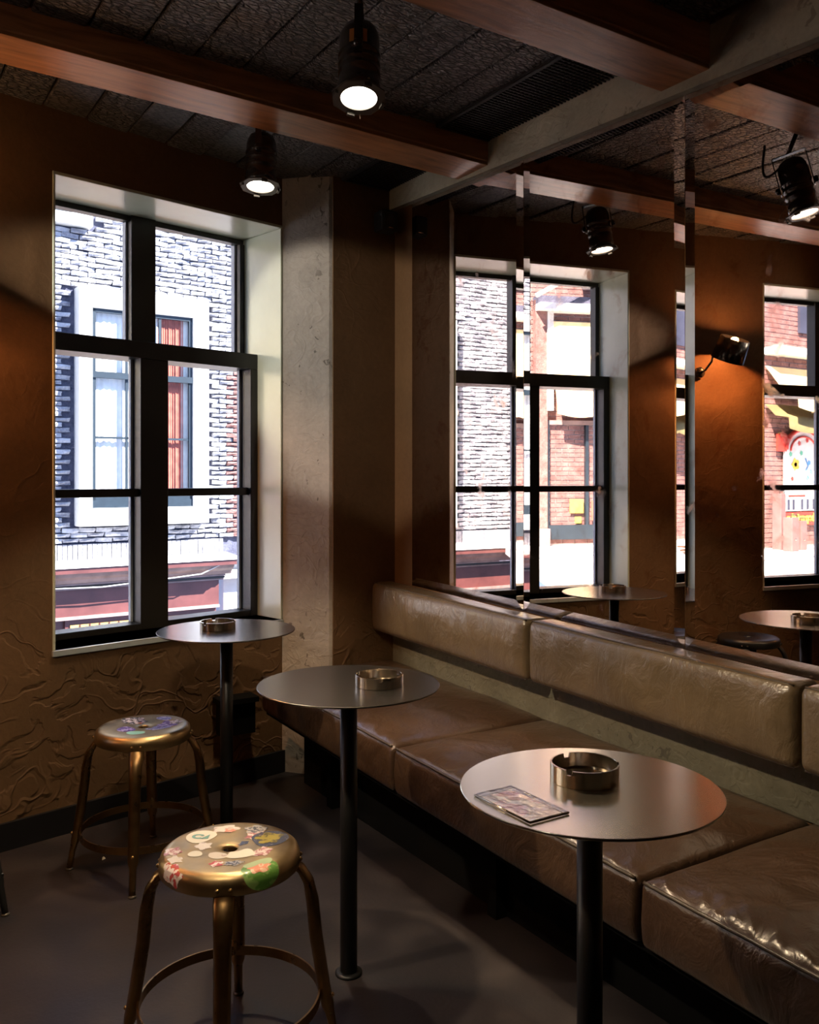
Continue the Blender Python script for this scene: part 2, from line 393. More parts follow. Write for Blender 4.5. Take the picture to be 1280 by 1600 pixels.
# ------------------------------------------------------------------ windows
def window(name, a, bnd):
    root = struct(empty(name, mat=WM @ Matrix.Translation((a, 0, 0))))
    Wd = bnd - a
    c0 = (Wd - 0.121) / 2 - 0.006; c1 = c0 + 0.121
    def part(nm, m, *boxes, bevel=0.0025):
        k = MB()
        for bx in boxes: k.box(*bx)
        return k.build(nm, M[m], root, bevel=bevel)
    # lining of the opening
    part('head_lining', 'reveal', (0, Wd, -0.004, 0.32, ZH - 0.012, ZH))
    part('side_lining', 'reveal', (0, 0.010, -0.004, 0.32, ZS, ZH - 0.012))
    part('side_lining', 'reveal', (Wd - 0.010, Wd, -0.004, 0.32, ZS, ZH - 0.012))
    part('sill', 'sill', (-0.002, Wd + 0.002, -0.010, 0.34, ZS - 0.022, ZS))
    # upper sash (further out), lower sash (nearer)
    part('center_post', 'frame', (c0, c1, 0.175, 0.25, ZS, 1.72), (c0 + 0.006, c1 - 0.008, 0.262, 0.33, 1.72, ZH - 0.012))
    part('transom', 'frame', (0.010, Wd - 0.010, 0.165, 0.31, 1.718, 1.784))
    part('top_rail', 'frame', (0.010, Wd - 0.010, 0.275, 0.32, ZH - 0.034, ZH - 0.012))
    for x in (0.010, Wd - 0.034): part('upper_stile', 'frame', (x, x + 0.024, 0.265, 0.32, 1.784, ZH - 0.034))
    for x in (0.010, Wd - 0.046): part('lower_stile', 'frame', (x, x + 0.036, 0.165, 0.26, ZS + 0.001, 1.718))
    for x0, x1 in ((0.046, c0), (c1, Wd - 0.046)):
        part('muntin', 'frame', (x0, x1, 0.185, 0.235, 1.171, 1.203))
        part('bottom_rail', 'frame', (x0, x1, 0.17, 0.26, ZS + 0.001, ZS + 0.026))
        part('glass_pane', 'glass', (x0, x1, 0.212, 0.216, ZS + 0.026, 1.171), bevel=0)
        part('glass_pane', 'glass', (x0, x1, 0.212, 0.216, 1.203, 1.718), bevel=0)
        part('bead', 'bead', (x0, x0 + 0.010, 0.236, 0.256, ZS + 0.026, 1.718)); part('bead', 'bead', (x1 - 0.012, x1, 0.236, 0.256, ZS + 0.026, 1.718))
    for x0, x1 in ((0.034, c0 + 0.006), (c1 - 0.008, Wd - 0.034)):
        part('glass_pane', 'glass', (x0, x1, 0.292, 0.296, 1.784, ZH - 0.034), bevel=0)
        part('bead', 'bead', (x1 - 0.009, x1, 0.297, 0.325, 1.784, ZH - 0.034))
    return root
window('window_1', S0, S1)
window('window_2', T0, T1)

# ------------------------------------------------------------------ ceiling planks, beams, grilles
PW = 0.1535
planks = struct(empty('ceiling_boards', (0, 0, 0)))
plank_meshes = {}
bays = ((2.812, 4.0), (1.80, 2.622), (0.79, 1.63), (-0.21, 0.61), (-1.2, -0.39), (-3.0, -1.38))
for bi, (ya, yb) in enumerate(bays):
    for k in range(-24, 10):
        x = 0.748 + k * PW
        if x - PW / 2 > 2.0 or x < -3.45: continue
        x1 = min(x + PW - 0.008, 2.0)
        xm = (x + x1) / 2; wd = x1 - x
        if wd < 0.03: continue
        kk = (bi, round(wd, 3), (k % 2) if bi == 0 else 0)
        if kk not in plank_meshes:
            mm = MB(); n = 6; L = yb - ya
            vs = []; fs = []
            for j in range(n + 1):
                yy = -L / 2 + L * j / n
                e = 0.0015 * math.sin(j * 2.1)
                vs += [(-wd / 2 + e, yy, 0.022), (-wd / 2 + e, yy, 0.003), (-wd / 2 + 0.005 + e, yy, 0), (wd / 2 - 0.005 - e, yy, 0), (wd / 2 - e, yy, 0.003), (wd / 2 - e, yy, 0.022)]
            for j in range(n):
                for q in range(6):
                    q2 = (q + 1) % 6; fs.append((j * 6 + q, j * 6 + q2, j * 6 + 6 + q2, j * 6 + 6 + q))
            fs.append((5, 4, 3, 2, 1, 0)); fs.append(tuple(n * 6 + q for q in range(6)))
            mm.add(vs, fs)
            plank_meshes[kk] = mm.mesh('plank', M['char2'] if kk[2] else M['char'])
        ym = (ya + yb) / 2
        o = bpy.data.objects.new('plank', plank_meshes[kk]); col.objects.link(o); o.parent = planks
        dz = random.uniform(-0.003, 0.003) + (0.006 if kk[2] else 0)
        o.location = (xm, ym, zc(xm, ym) + dz); o.rotation_euler = (math.atan(0.010), math.atan(0.022), 0)

def beam(ya, yb, z_at, slope, label):
    k = MB(); xs = [-3.5 + 5.515 * i / 10 for i in range(11)]
    for q in (0,):
        vs = []; fs = []
        for x in xs:
            zb = z_at + slope * (x - 2.03)
            vs += [(x, ya, 2.58), (x, ya, zb + 0.016), (x, ya + 0.004, zb + 0.014), (x, ya + 0.002, zb), (x, yb, zb), (x, yb, 2.58)]
        for j in range(10):
            for q2 in range(6):
                q3 = (q2 + 1) % 6; fs.append((j * 6 + q2, j * 6 + q3, j * 6 + 6 + q3, j * 6 + 6 + q2))
        fs.append((5, 4, 3, 2, 1, 0)); fs.append(tuple(60 + q for q in range(6)))
        k.add(vs, fs)
    return tag(k.build('ceiling_beam', M['beam'], bevel=0.003), label, 'beam', 'timber ceiling beams')
beam(2.622, 2.812, 2.394, -0.029, 'brown timber ceiling beam nearest the window, crossing above both hanging spotlights')
beam(1.627, 1.801, 2.366, -0.014, 'brown timber ceiling beam at the top of the picture, second from the window')
beam(0.61, 0.79, 2.372, -0.014, 'brown timber ceiling beam nearest the camera, reflected at the top right mirror corner')
beam(-0.39, -0.21, 2.372, -0.014, 'brown timber ceiling beam overhead behind the camera')
beam(-1.38, -1.2, 2.372, -0.014, 'brown timber ceiling beam farthest from the window')

def grille(ya, yb, label):
    xa, xb = 1.775, 2.005
    xm, ym = (xa + xb) / 2, (ya + yb) / 2
    root = tag(empty('ceiling_grille', (xm, ym, zc(xm, ym) - 0.004)), label, 'grille')
    root.rotation_euler = (math.atan(0.010), math.atan(0.022), 0)
    W2, L2 = (xb - xa) / 2, (yb - ya) / 2
    f = MB()
    f.box(-W2, W2, -L2, -L2 + 0.012, -0.008, 0.004); f.box(-W2, W2, L2 - 0.012, L2, -0.008, 0.004); f.box(-W2, -W2 + 0.012, -L2 + .012, L2 - .012, -0.008, 0.004)
    f.build('frame', M['grille'], root)
    m = MB(); p = 0.0165; e = 0.0022
    nx = int(2 * W2 / p); ny = int(2 * L2 / p)
    for i in range(nx + 1):
        x = -W2 + i * p
        m.box(x - e, x + e, -L2, L2, -0.004, 0.000)
    for i in range(ny + 1):
        y = -L2 + i * p
        m.box(-W2, W2, y - e, y + e, -0.006, -0.002)
    tag(m.build('wire_mesh', M['grille'], root), kind='stuff')
    return root
grille(1.805, 2.618, 'black expanded metal ceiling grille between the two timber beams, above the mirror')
grille(2.816, 3.32, 'black metal ceiling grille in the far corner above the wall speaker')

# ------------------------------------------------------------------ mirror wall panels with bevelled edges
def mirror_panel(ya, yb, label):
    """ya < yb; bevel 38 mm drops back 3 mm on every side"""
    bw, dp = 0.036, 0.0032
    r = lambda y, zt: (ztop(y) - 0.002) if zt else zbot(y)
    vs = [(XM + dp, ya, r(ya, 0)), (XM + dp, yb, r(yb, 0)), (XM + dp, yb, r(yb, 1)), (XM + dp, ya, r(ya, 1)),
          (XM, ya + bw, r(ya + bw, 0) + bw), (XM, yb - bw, r(yb - bw, 0) + bw), (XM, yb - bw, r(yb - bw, 1) - bw), (XM, ya + bw, r(ya + bw, 1) - bw),
          (XM + 0.0055, ya, r(ya, 0)), (XM + 0.0055, yb, r(yb, 0)), (XM + 0.0055, yb, r(yb, 1)), (XM + 0.0055, ya, r(ya, 1))]
    cx, cy = XM, (ya + yb) / 2
    root = tag(empty('mirror_panel', (cx, cy, r(cy, 0))), label, 'mirror', 'bevelled mirrors above the banquette')
    off = Matrix.Translation((-cx, -cy, -r(cy, 0)))
    vs = [tuple(off @ Vector(v)) for v in vs]
    MB().add(vs, [(4, 7, 6, 5)]).build('mirror_glass', M['mirror'], root)
    MB().add(vs, [(0, 4, 5, 1), (1, 5, 6, 2), (2, 6, 7, 3), (3, 7, 4, 0), (8, 9, 10, 11), (0, 1, 9, 8), (1, 2, 10, 9), (2, 3, 11, 10), (3, 0, 8, 11)]).build('bevelled_edge', M['mirror'], root)
mirror_panel(2.450, 3.178, 'tall aged mirror panel at the far corner beside the dark pier, leftmost')
mirror_panel(1.735, 2.448, 'tall aged mirror panel in the middle reflecting the lit window and a round table')
mirror_panel(1.015, 1.733, 'tall aged mirror panel on the right reflecting the orange wall lamp')
mirror_panel(0.295, 1.013, 'tall mirror panel beyond the right edge of the picture')

# ------------------------------------------------------------------ rounded cushions
def rounded(dx, dy, dz, r, nx, ny, nz, deform):
    """surface lattice of a box centred in x,y with base z=0, corners rounded by r, then deform(p, n)"""
    def steps(L, n):
        e = [0, 0.25, 0.55, 0.85, 1.3]
        a = [-L / 2 + q * r for q in e]; b_ = [-q for q in reversed(a)]
        mid = [a[-1] + (b_[0] - a[-1]) * i / n for i in range(1, n)]
        return a + mid + b_
    X, Y, Z = steps(dx, nx), steps(dy, ny), steps(dz, nz)
    idx = {}; vs = []; fs = []
    def V(i, j, k):
        key = (i, j, k)
        if key not in idx:
            p = Vector((X[i], Y[j], Z[k]))
            q = Vector((max(-dx / 2 + r, min(dx / 2 - r, p.x)), max(-dy / 2 + r, min(dy / 2 - r, p.y)), max(-dz / 2 + r, min(dz / 2 - r, p.z))))
            d = p - q
            n = d.normalized() if d.length > 1e-6 else Vector((0, 0, 1))
            p = q + n * r
            p = deform(p, n); idx[key] = len(vs); vs.append(tuple(p))
        return idx[key]
    A, B, C = len(X) - 1, len(Y) - 1, len(Z) - 1
    for i in range(A):
        for j in range(B):
            fs.append((V(i, j, 0), V(i, j + 1, 0), V(i + 1, j + 1, 0), V(i + 1, j, 0)))
            fs.append((V(i, j, C), V(i + 1, j, C), V(i + 1, j + 1, C), V(i, j + 1, C)))
    for i in range(A):
        for k in range(C):
            fs.append((V(i, 0, k), V(i + 1, 0, k), V(i + 1, 0, k + 1), V(i, 0, k + 1)))
            fs.append((V(i, B, k), V(i, B, k + 1), V(i + 1, B, k + 1), V(i + 1, B, k)))
    for j in range(B):
        for k in range(C):
            fs.append((V(0, j, k), V(0, j, k + 1), V(0, j + 1, k + 1), V(0, j + 1, k)))
            fs.append((V(A, j, k), V(A, j + 1, k), V(A, j + 1, k + 1), V(A, j, k + 1)))
    return vs, fs

BX0, BX1 = 1.415, 2.022
def seat_z(y): return 0.427 + 0.028 * (y - 1.83)
def seat_cushion(ya, yb, label, seed, crease):
    dx, dy, dz = BX1 - BX0, yb - ya - 0.006, 0.140
    cx, cy = (BX0 + BX1) / 2, (ya + yb) / 2
    def deform(p, n):
        u = p.x / (dx / 2); v = p.y / (dy / 2)
        if p.z > 0:
            puff = 0.020 * (1 - u ** 4) * (1 - v ** 4)
            w_ = noise.noise(Vector((p.x * 5 + seed, p.y * 4, seed))) * 0.010 + noise.noise(Vector((p.x * 16 + seed, p.y * 11, seed * 2))) * 0.0035
            # bunched creases along the front edge
            fr = max(0, 1 - (p.x + dx / 2) / 0.13)
            ck = abs(noise.noise(Vector((p.x * 10 + p.y * 9, p.y * 34 - p.x * 30, seed * 3 + 1)))) * 0.016 * fr * crease
            ed = min(1, (1 - abs(v)) * 12) * min(1, (1 - abs(u)) * 8 + 0.0)
            p = p + Vector((0, 0, puff + (w_ + 0.002) * ed + ck * min(1, (1 - abs(v)) * 12) * min(1, (p.x + dx / 2) / 0.02)))
        if u < -0.9:
            bulge = 0.006 * (1 - (p.z / (dz / 2)) ** 2)
            wv = noise.noise(Vector((seed, p.y * 9, p.z * 8))) * 0.008 + noise.noise(Vector((seed, p.y * 24 + p.z * 30, p.z * 10))) * 0.003
            p = p + Vector((-bulge - wv * (1 - (p.z / (dz / 2)) ** 2), 0, 0))
        p.z += 0.028 * p.y
        return p
    vs, fs = rounded(dx, dy, dz, 0.017, 44, 74, 6, deform)
    root = tag(empty('seat_cushion', (cx, cy, seat_z(cy) - dz / 2 - 0.01)), label, 'cushion', 'leather seat cushions of the banquette')
    MB().add(vs, fs, True).build('cover', M['leather2'], root)
    # piping along the front top edge and down the front corners
    P = []
    for j in range(61):
        y = -dy / 2 + 0.010 + (dy - 0.020) * j / 60
        P.append((-dx / 2 + 0.003 + 0.0012 * noise.noise(Vector((y * 30, seed, 0))), y, dz / 2 - 0.0015 + 0.028 * y + 0.001 * noise.noise(Vector((y * 22, seed, 4)))))
    MB().tube(P, 0.0042, 8).build('piping', M['piping'], root)
    return root
seat_cushion(2.318, 3.322, 'brown leather seat cushion at the far end of the banquette, under the middle round table', 1.3, 0.8)
seat_cushion(1.330, 2.318, 'brown leather seat cushion in the middle, behind the table with the plastic pouch', 5.1, 0.5)
seat_cushion(0.340, 1.330, 'brown leather seat cushion nearest the camera, heavily creased along its front edge', 9.7, 1.5)
seat_cushion(-0.660, 0.340, 'brown leather seat cushion beyond the lower right corner of the picture', 12.9, 0.8)

def back_cushion(ya, yb, label, seed):
    h = 0.205; dx, dy = 0.110, yb - ya - 0.004
    cy = (ya + yb) / 2; cx = 1.970
    zb = 0.572 + 0.022 * (cy - 2.3) + h / 2
    def deform(p, n):
        v = p.y / (dy / 2)
        if p.x < 0:
            q = 1 - (p.z / (h / 2)) ** 2
            lean = 0
            w_ = noise.noise(Vector((seed, p.y * 6, p.z * 7))) * 0.006 + noise.noise(Vector((seed, p.y * 20, p.z * 6))) * 0.003
            p = p + Vector((-0.010 * q * min(1, (1 - abs(v)) * 10) - w_ * min(1, (1 - abs(v)) * 12) * q, 0, 0))
        if p.z > 0: p = p + Vector((0, 0, noise.noise(Vector((seed + 3, p.y * 8, p.x * 10))) * 0.003))
        p.z += 0.024 * p.y
        return p
    vs, fs = rounded(dx, dy, h, 0.024, 10, 70, 14, deform)
    root = tag(empty('back_cushion', (cx, cy, zb)), label, 'cushion', 'leather back cushions below the mirror')
    MB().add(vs, fs, True).build('cover', M['leather'], root)
    P = [(-dx / 2 + 0.012, -dy / 2 + 0.012 + (dy - 0.024) * j / 50, h / 2 - 0.004 + 0.024 * (-dy / 2 + dy * j / 50)) for j in range(51)]
    MB().tube(P, 0.003, 8).build('piping', M['piping'], root)
    P = [(-dx / 2 + 0.012, -dy / 2 + 0.012 + (dy - 0.024) * j / 50, -h / 2 + 0.004 + 0.024 * (-dy / 2 + dy * j / 50)) for j in range(51)]
    MB().tube(P, 0.003, 8).build('piping', M['piping'], root)
back_cushion(2.292, 3.322, 'brown leather back cushion at the far end, touching the dark pier', 2.2)
back_cushion(1.302, 2.290, 'long brown leather back cushion in the middle under the mirror', 6.4)
back_cushion(0.312, 1.300, 'brown leather back cushion cut by the right edge of the picture', 8.8)
back_cushion(-0.68, 0.310, 'brown leather back cushion beyond the right edge of the picture', 3.8)

bench = tag(empty('banquette_base', (1.75, 1.2, 0)), 'black recessed base and seat board carrying the leather banquette cushions', 'bench')
def rel(bx, o): return (bx[0] - o[0], bx[1] - o[0], bx[2] - o[1], bx[3] - o[1], bx[4], bx[5])
MB().hexa([(-.15, -1.86, 0), (.28, -1.86, 0), (.28, 2.12, 0), (-.15, 2.12, 0), (-.15, -1.86, .18), (.28, -1.86, .18), (.28, 2.12, .29), (-.15, 2.12, .29)]).build('base_panel', M['black'], bench)
za, zb_ = seat_z(-0.66) - 0.165, seat_z(3.32) - 0.165
MB().hexa([(-.315, -1.86, za), (.28, -1.86, za), (.28, 2.12, zb_), (-.315, 2.12, zb_), (-.315, -1.86, za + .012), (.28, -1.86, za + .012), (.28, 2.12, zb_ + .012), (-.315, 2.12, zb_ + .012)]).build('seat_board', M['black'], bench)
for y in (3.0, 2.0, 1.0, 0.0):
    MB().box(-.19, -.15, y - 1.2, y - 1.16, 0, 0.20 + 0.028 * y).build('support_post', M['black'], bench)
# black ledge box between window wall and bench
lb = tag(empty('wall_box', (1.35, 3.38, 0.2)), 'black box with a thin lid on the wall, at the far end of the banquette', 'box')
MB().box(-0.09, 0.05, -0.03, 0.035, 0.03, 0.155).build('body', M['black'], lb)
MB().box(-0.10, 0.06, -0.045, 0.045, 0.155, 0.175).build('lid', M['black'], lb)
so = tag(empty('floor_socket', (1.598, 1.44, 0.138)), 'small round black socket on the banquette base below the nearest cushions', 'socket')
MB().lathe([(0.028, 0), (0.028, 0.008), (0.02, 0.012), (0.018, 0.006)], 24, Matrix.Rotation(R(-90), 4, 'Y')).build('socket_cover', M['black'], so)

# ------------------------------------------------------------------ round tables
def round_table(x, y, r, label, top='tabletop'):
    root = tag(empty('round_table', (x, y, 0)), label, 'table', 'round metal tables along the banquette')
    MB().lathe([(0.001, 0.724), (r - 0.001, 0.724), (r, 0.7255), (r, 0.7275), (r - 0.001, 0.7285), (0.001, 0.7285)], 128, smooth=False).build('tabletop', M[top], root)
    MB().lathe([(0.055, 0.716), (0.055, 0.724)], 32).build('top_plate', M['pole'], root)
    MB().lathe([(0.0215, 0.006), (0.0215, 0.716)], 28).build('pole', M['pole'], root)
    MB().lathe([(0.034, 0), (0.034, 0.005), (0.030, 0.008), (0.0217, 0.008)], 28).build('floor_flange', M['pole'], root)
    return root
TBL = [(1.113, 2.915, 0.232), (1.081, 1.986, 0.229), (1.064, 1.109, 0.2175)]
round_table(*TBL[0], 'round dark metal table at the far end beside the window')
round_table(*TBL[1], 'round dark metal table in the middle, overlapping the far seat cushion')
round_table(*TBL[2], 'round metal table nearest the camera with a shiny top and plastic pouch', 'tabletop_lit')

def ashtray(x, y, label, rz=0, rad=0.060, h=0.028):
    root = tag(empty('ashtray', (x, y, 0.7285)), label, 'ashtray', 'steel ashtrays on the round tables'); root.rotation_euler = (0, 0, rz)
    n = 180
    def top(k):
        a = (k / n) * 3 % 1.0
        d = abs(a - 0.5) * n / 3
        return h if d > 3.0 else h - 0.008
    def ringset(k_, rings, smooth):
        vs = []; fs = []
        for rr, fz in rings:
            for k in range(n):
                a = 2 * math.pi * k / n; vs.append((rr * math.cos(a), rr * math.sin(a), fz(k)))
        for j in range(len(rings) - 1):
            for k in range(n):
                k2 = (k + 1) % n; fs.append((j * n + k, j * n + k2, (j + 1) * n + k2, (j + 1) * n + k))
        k_.add(vs, fs, smooth)
    k_ = MB()
    ringset(k_, [(0.001, lambda k: 0), (rad - 0.001, lambda k: 0), (rad, lambda k: 0.001)], False)
    ringset(k_, [(rad, lambda k: 0.001), (rad, lambda k: h * 0.5), (rad, lambda k: top(k) - 0.0006)], True)
    ringset(k_, [(rad, lambda k: top(k) - 0.0006), (rad - 0.0006, top), (rad - 0.0030, top), (rad - 0.0036, lambda k: top(k) - 0.0006)], False)
    ringset(k_, [(rad - 0.0036, lambda k: top(k) - 0.0006), (rad - 0.0036, lambda k: h * 0.5), (rad - 0.0036, lambda k: 0.006)], True)
    ringset(k_, [(rad - 0.0036, lambda k: 0.006), (rad - 0.010, lambda k: 0.0035), (0.001, lambda k: 0.0035)], False)
    k_.build('dish', M['steel'], root)
    return root
ashtray(1.093, 2.945, 'round steel ashtray on the far table by the window', 0.4)
ashtray(1.140, 1.935, 'round steel ashtray on the middle table', 1.1)
ashtray(1.083, 1.141, 'round steel ashtray on the nearest table, beside the plastic pouch', 0.35, 0.059, 0.030)

# clear plastic pouch on the nearest table
def pouch():
    t = NT('clear_plastic'); v = t.coords(warp=0.05, wscale=20)
    nb = t.bump(t.noise(v, 45, 4), 0.7, 0.004)
    t.t.nodes.remove(t.b)
    tr = t.n('ShaderNodeBsdfTransparent'); gl = t.n('ShaderNodeBsdfGlossy'); gl.inputs['Roughness'].default_value = 0.12; t.l(nb, gl.inputs['Normal'])
    mx = t.n('ShaderNodeMixShader'); mx.inputs[0].default_value = 0.42; t.l(tr.outputs[0], mx.inputs[1]); t.l(gl.outputs[0], mx.inputs[2]); t.l(mx.outputs[0], t.out.inputs[0])
    clear = t.m
    t = NT('pouch_insert'); v = t.coords(scale=(1, 1, 1), warp=0.03, wscale=30)
    cc = t.ramp(t.noise(v, 26, 3), [(0.35, (0.42, 0.38, 0.36)), (0.5, (0.62, 0.58, 0.55)), (0.57, (0.6, 0.30, 0.27)), (0.68, (0.50, 0.14, 0.12))])
    ins = t.set(color=cc, rough=0.4, coat=0.6)
    root = tag(empty('plastic_pouch', (0.912, 1.107, 0.7287)), 'clear plastic pouch with a reddish insert lying on the nearest table', 'pouch'); root.rotation_euler = (0, 0, R(90))
    L, Wd = 0.070, 0.038
    n = 14
    for nm, m_, z0, h, sh in (('insert', ins, 0.0006, 0.0004, 0.86), ('film', clear, 0.0035, 0.0016, 1.0)):
        vs = []; fs = []
        for i in range(n + 1):
            for j in range(n + 1):
                u = i / n * 2 - 1; w_ = j / n * 2 - 1
                z = z0 + h * (1 - u * u) * (1 - w_ * w_) * (0.6 + noise.noise(Vector((u * 3, w_ * 3, 1)))) + (0.0012 * max(abs(u), abs(w_)) ** 6 if nm == 'film' else 0)
                vs.append((u * L * sh, w_ * Wd * sh, z))
        for i in range(n):
            for j in range(n): fs.append((i * (n + 1) + j, (i + 1) * (n + 1) + j, (i + 1) * (n + 1) + j + 1, i * (n + 1) + j + 1))
        MB().add(vs, fs, True).build(nm, m_, root)
    P = [(-L, -Wd, .0022), (L, -Wd, .0022), (L, Wd, .0022), (-L, Wd, .0022)]
    MB().tube(P, 0.0019, 8, closed=True).build('welded_rim', clear if False else M['steel'], root)
pouch()

# ------------------------------------------------------------------ stools
SR = 0.150; SH = 0.45
PROF = [(0.016, SH - 0.010), (0.016, SH - 0.006), (0.020, SH - 0.0045), (0.034, SH - 0.0025), (0.090, SH - 0.0015), (SR - 0.024, SH - 0.0005), (SR - 0.012, SH - 0.0025),
        (SR - 0.004, SH - 0.009), (SR, SH - 0.020), (SR, SH - 0.040), (SR - 0.003, SH - 0.043), (SR - 0.006, SH - 0.040), (SR - 0.006, SH - 0.012), (0.10, SH - 0.006), (0.03, SH - 0.006), (0.018, SH - 0.010)]
ARC = [0.0]
for i in range(1, 10): ARC.append(ARC[-1] + math.dist(PROF[i + 0], PROF[i - 1]))
def on_seat(rho, th, lift=0.0007):
    # rho = arc length measured from the centre outwards along the top and down the rim
    base = rho - 0.016 + ARC[1]
    for i in range(2, 10):
        if base <= ARC[i] or i == 9:
            f = (base - ARC[i - 1]) / (ARC[i] - ARC[i - 1]); f = max(0, min(1, f))
            r = PROF[i - 1][0] + (PROF[i][0] - PROF[i - 1][0]) * f; z = PROF[i - 1][1] + (PROF[i][1] - PROF[i - 1][1]) * f
            d = Vector((PROF[i][0] - PROF[i - 1][0], PROF[i][1] - PROF[i - 1][1])).normalized(); nr, nz = -d.y, d.x
            return Vector(((r + nr * lift) * math.cos(th), (r + nr * lift) * math.sin(th), z + nz * lift))
def sticker(root, th, rho, a, b_, m_, shape='e', rot=0.0, lift=0.0007, name='sticker', label=None, squash=1.0):
    """patch of half sizes a (across) and b (radial) centred at (rho, th)"""
    vs = []; fs = []; n = 8; k = 28
    vs.append(tuple(on_seat(rho, th, lift)))
    for j in range(1, n + 1):
        for i in range(k):
            q = 2 * math.pi * i / k
            x, y = math.cos(q), math.sin(q)
            if shape == 'r':
                e = max(abs(x), abs(y)); x, y = x / e, y / e
            elif shape == 'w':
                f = 1 + 0.18 * math.sin(q * 5 + th * 3) + 0.08 * math.sin(q * 9); x, y = x * f, y * f
            x *= a * j / n; y *= b_ * j / n
            x, y = x * math.cos(rot) - y * math.sin(rot), x * math.sin(rot) + y * math.cos(rot)
            rr = rho + y
            cart_r = max(0.03, min(rr, SR))
            vs.append(tuple(on_seat(rr, th + x / max(cart_r, 0.05), lift)))
    for i in range(k): fs.append((0, 1 + i, 1 + (i + 1) % k))
    for j in range(n - 1):
        for i in range(k):
            i2 = (i + 1) % k; fs.append((1 + j * k + i, 1 + (j + 1) * k + i, 1 + (j + 1) * k + i2, 1 + j * k + i2))
    o = MB().add(vs, fs, True).build(name, m_, root)
    if label: o['label'] = label
    return o
def print_mat(name, bgc, ink, scale, lo=0.5, hi=0.54, ink2=None):
    t = NT(name); v = t.coords(warp=0.02, wscale=40)
    st = [(0.0, bgc), (lo, bgc), (hi, ink)]
    if ink2: st.append((min(0.99, hi + 0.1), ink2))
    return t.set(color=t.ramp(t.noise(v, scale, 2), st), rough=0.38, coat=0.3)
SM = dict(
    white=print_mat('sticker_cream', (0.62, 0.55, 0.46), (0.45, 0.35, 0.30), 70, 0.58, 0.62),
    cream=plain('sticker_plain_cream', (0.64, 0.60, 0.50), 0.4, var=0.04),
    pinkp=print_mat('sticker_pink', (0.62, 0.50, 0.46), (0.35, 0.12, 0.12), 90),
    teal=plain('sticker_teal_ink', (0.16, 0.32, 0.28), 0.4),
    navy=print_mat('sticker_navy', (0.04, 0.045, 0.07), (0.25, 0.22, 0.2), 120, 0.6, 0.66),
    olive=print_mat('sticker_olive', (0.30, 0.24, 0.03), (0.10, 0.08, 0.02), 60),
    red=print_mat('sticker_red', (0.50, 0.06, 0.05), (0.75, 0.62, 0.55), 85, 0.5, 0.53),
    green=print_mat('sticker_green', (0.10, 0.24, 0.04), (0.22, 0.36, 0.10), 40),
    mint=plain('sticker_mint', (0.36, 0.44, 0.24), 0.4),
    coral=print_mat('sticker_coral', (0.62, 0.22, 0.12), (0.70, 0.45, 0.3), 80),
    grey=print_mat('sticker_grey_drawing', (0.36, 0.33, 0.30), (0.05, 0.05, 0.06), 110),
    violet=print_mat('sticker_violet', (0.10, 0.06, 0.40), (0.45, 0.40, 0.8), 80),
    blue=print_mat('sticker_blue', (0.20, 0.26, 0.70), (0.60, 0.66, 0.95), 70),
    bw=print_mat('sticker_white_black', (0.75, 0.72, 0.80), (0.03, 0.03, 0.05), 95, 0.5, 0.52),
    aqua=plain('sticker_aqua', (0.25, 0.55, 0.50), 0.4),
)
BLACKM = plain('black_stool_metal', (0.012, 0.012, 0.012), 0.35, spec=0.6)
def stool(x, y, label, rot, angs, mt, ms, ml, feet=0.238):
    root = tag(empty('stool', (x, y, 0)), label, 'stool', 'round metal stools'); root.rotation_euler = (0, 0, 0)
    MB().lathe(PROF, 96, caps=False).build('seat', ms, root)
    for a_ in angs:
        a = R(a_); ca, sa = math.cos(a), math.sin(a)
        path = [(0.138, SH - 0.020), (0.140, SH - 0.044), (0.153, SH - 0.056), (0.168, SH - 0.082), (0.177, SH - 0.125), (0.184, 0.25), (0.203, 0.13), (0.210, 0.095), (0.214, 0.080), (0.218, 0.062), (0.228, 0.006)]
        rad = [(0.010, 0.022), (0.010, 0.022), (0.010, 0.022), (0.012, 0.020), (0.014, 0.018), (0.0145, 0.0175), (0.014, 0.017), (0.014, 0.0165), (0.011, 0.011), (0.0095, 0.0105), (0.009, 0.010)]
        leg = MB().tube([(r * ca, r * sa, z) for r, z in path], rad, 16, flat=(ca, sa, 0)).build('leg', ml, root)
        g = MB().lathe([(0.013, 0), (0.013, 0.004), (0.008, 0.008)], 16, Matrix.Translation((0.228 * ca, 0.228 * sa, 0)))
        g.build('foot_glide', M['canrim'], leg)
        rv = MB()
        for q in (-0.013, 0.013):
            for zz in (SH - 0.029,):
                p = Vector(((SR + 0.0005) * ca - q * sa, (SR + 0.0005) * sa + q * ca, zz)); rv.ball(p, 0.0048, 10)
        rv.build('rivet_pair', mt, leg)
        MB().ball(((0.2045 + 0.0155) * ca, (0.2045 + 0.0155) * sa, 0.115), 0.005, 10).build('ring_bolt', mt, leg)
    rr = 0.1925
    vs = []; fs = []; n = 72; sec = [(rr - 0.002, 0.112), (rr + 0.002, 0.112), (rr + 0.002, 0.134), (rr - 0.002, 0.134)]
    for k in range(n):
        t = 2 * math.pi * k / n
        for r_, z_ in sec: vs.append((r_ * math.cos(t), r_ * math.sin(t), z_))
    for k in range(n):
        for q in range(4):
            q2 = (q + 1) % 4; k2 = (k + 1) % n; fs.append((k * 4 + q, k2 * 4 + q, k2 * 4 + q2, k * 4 + q2))
    MB().add(vs, fs, False).build('foot_ring', ml, root)
    return root
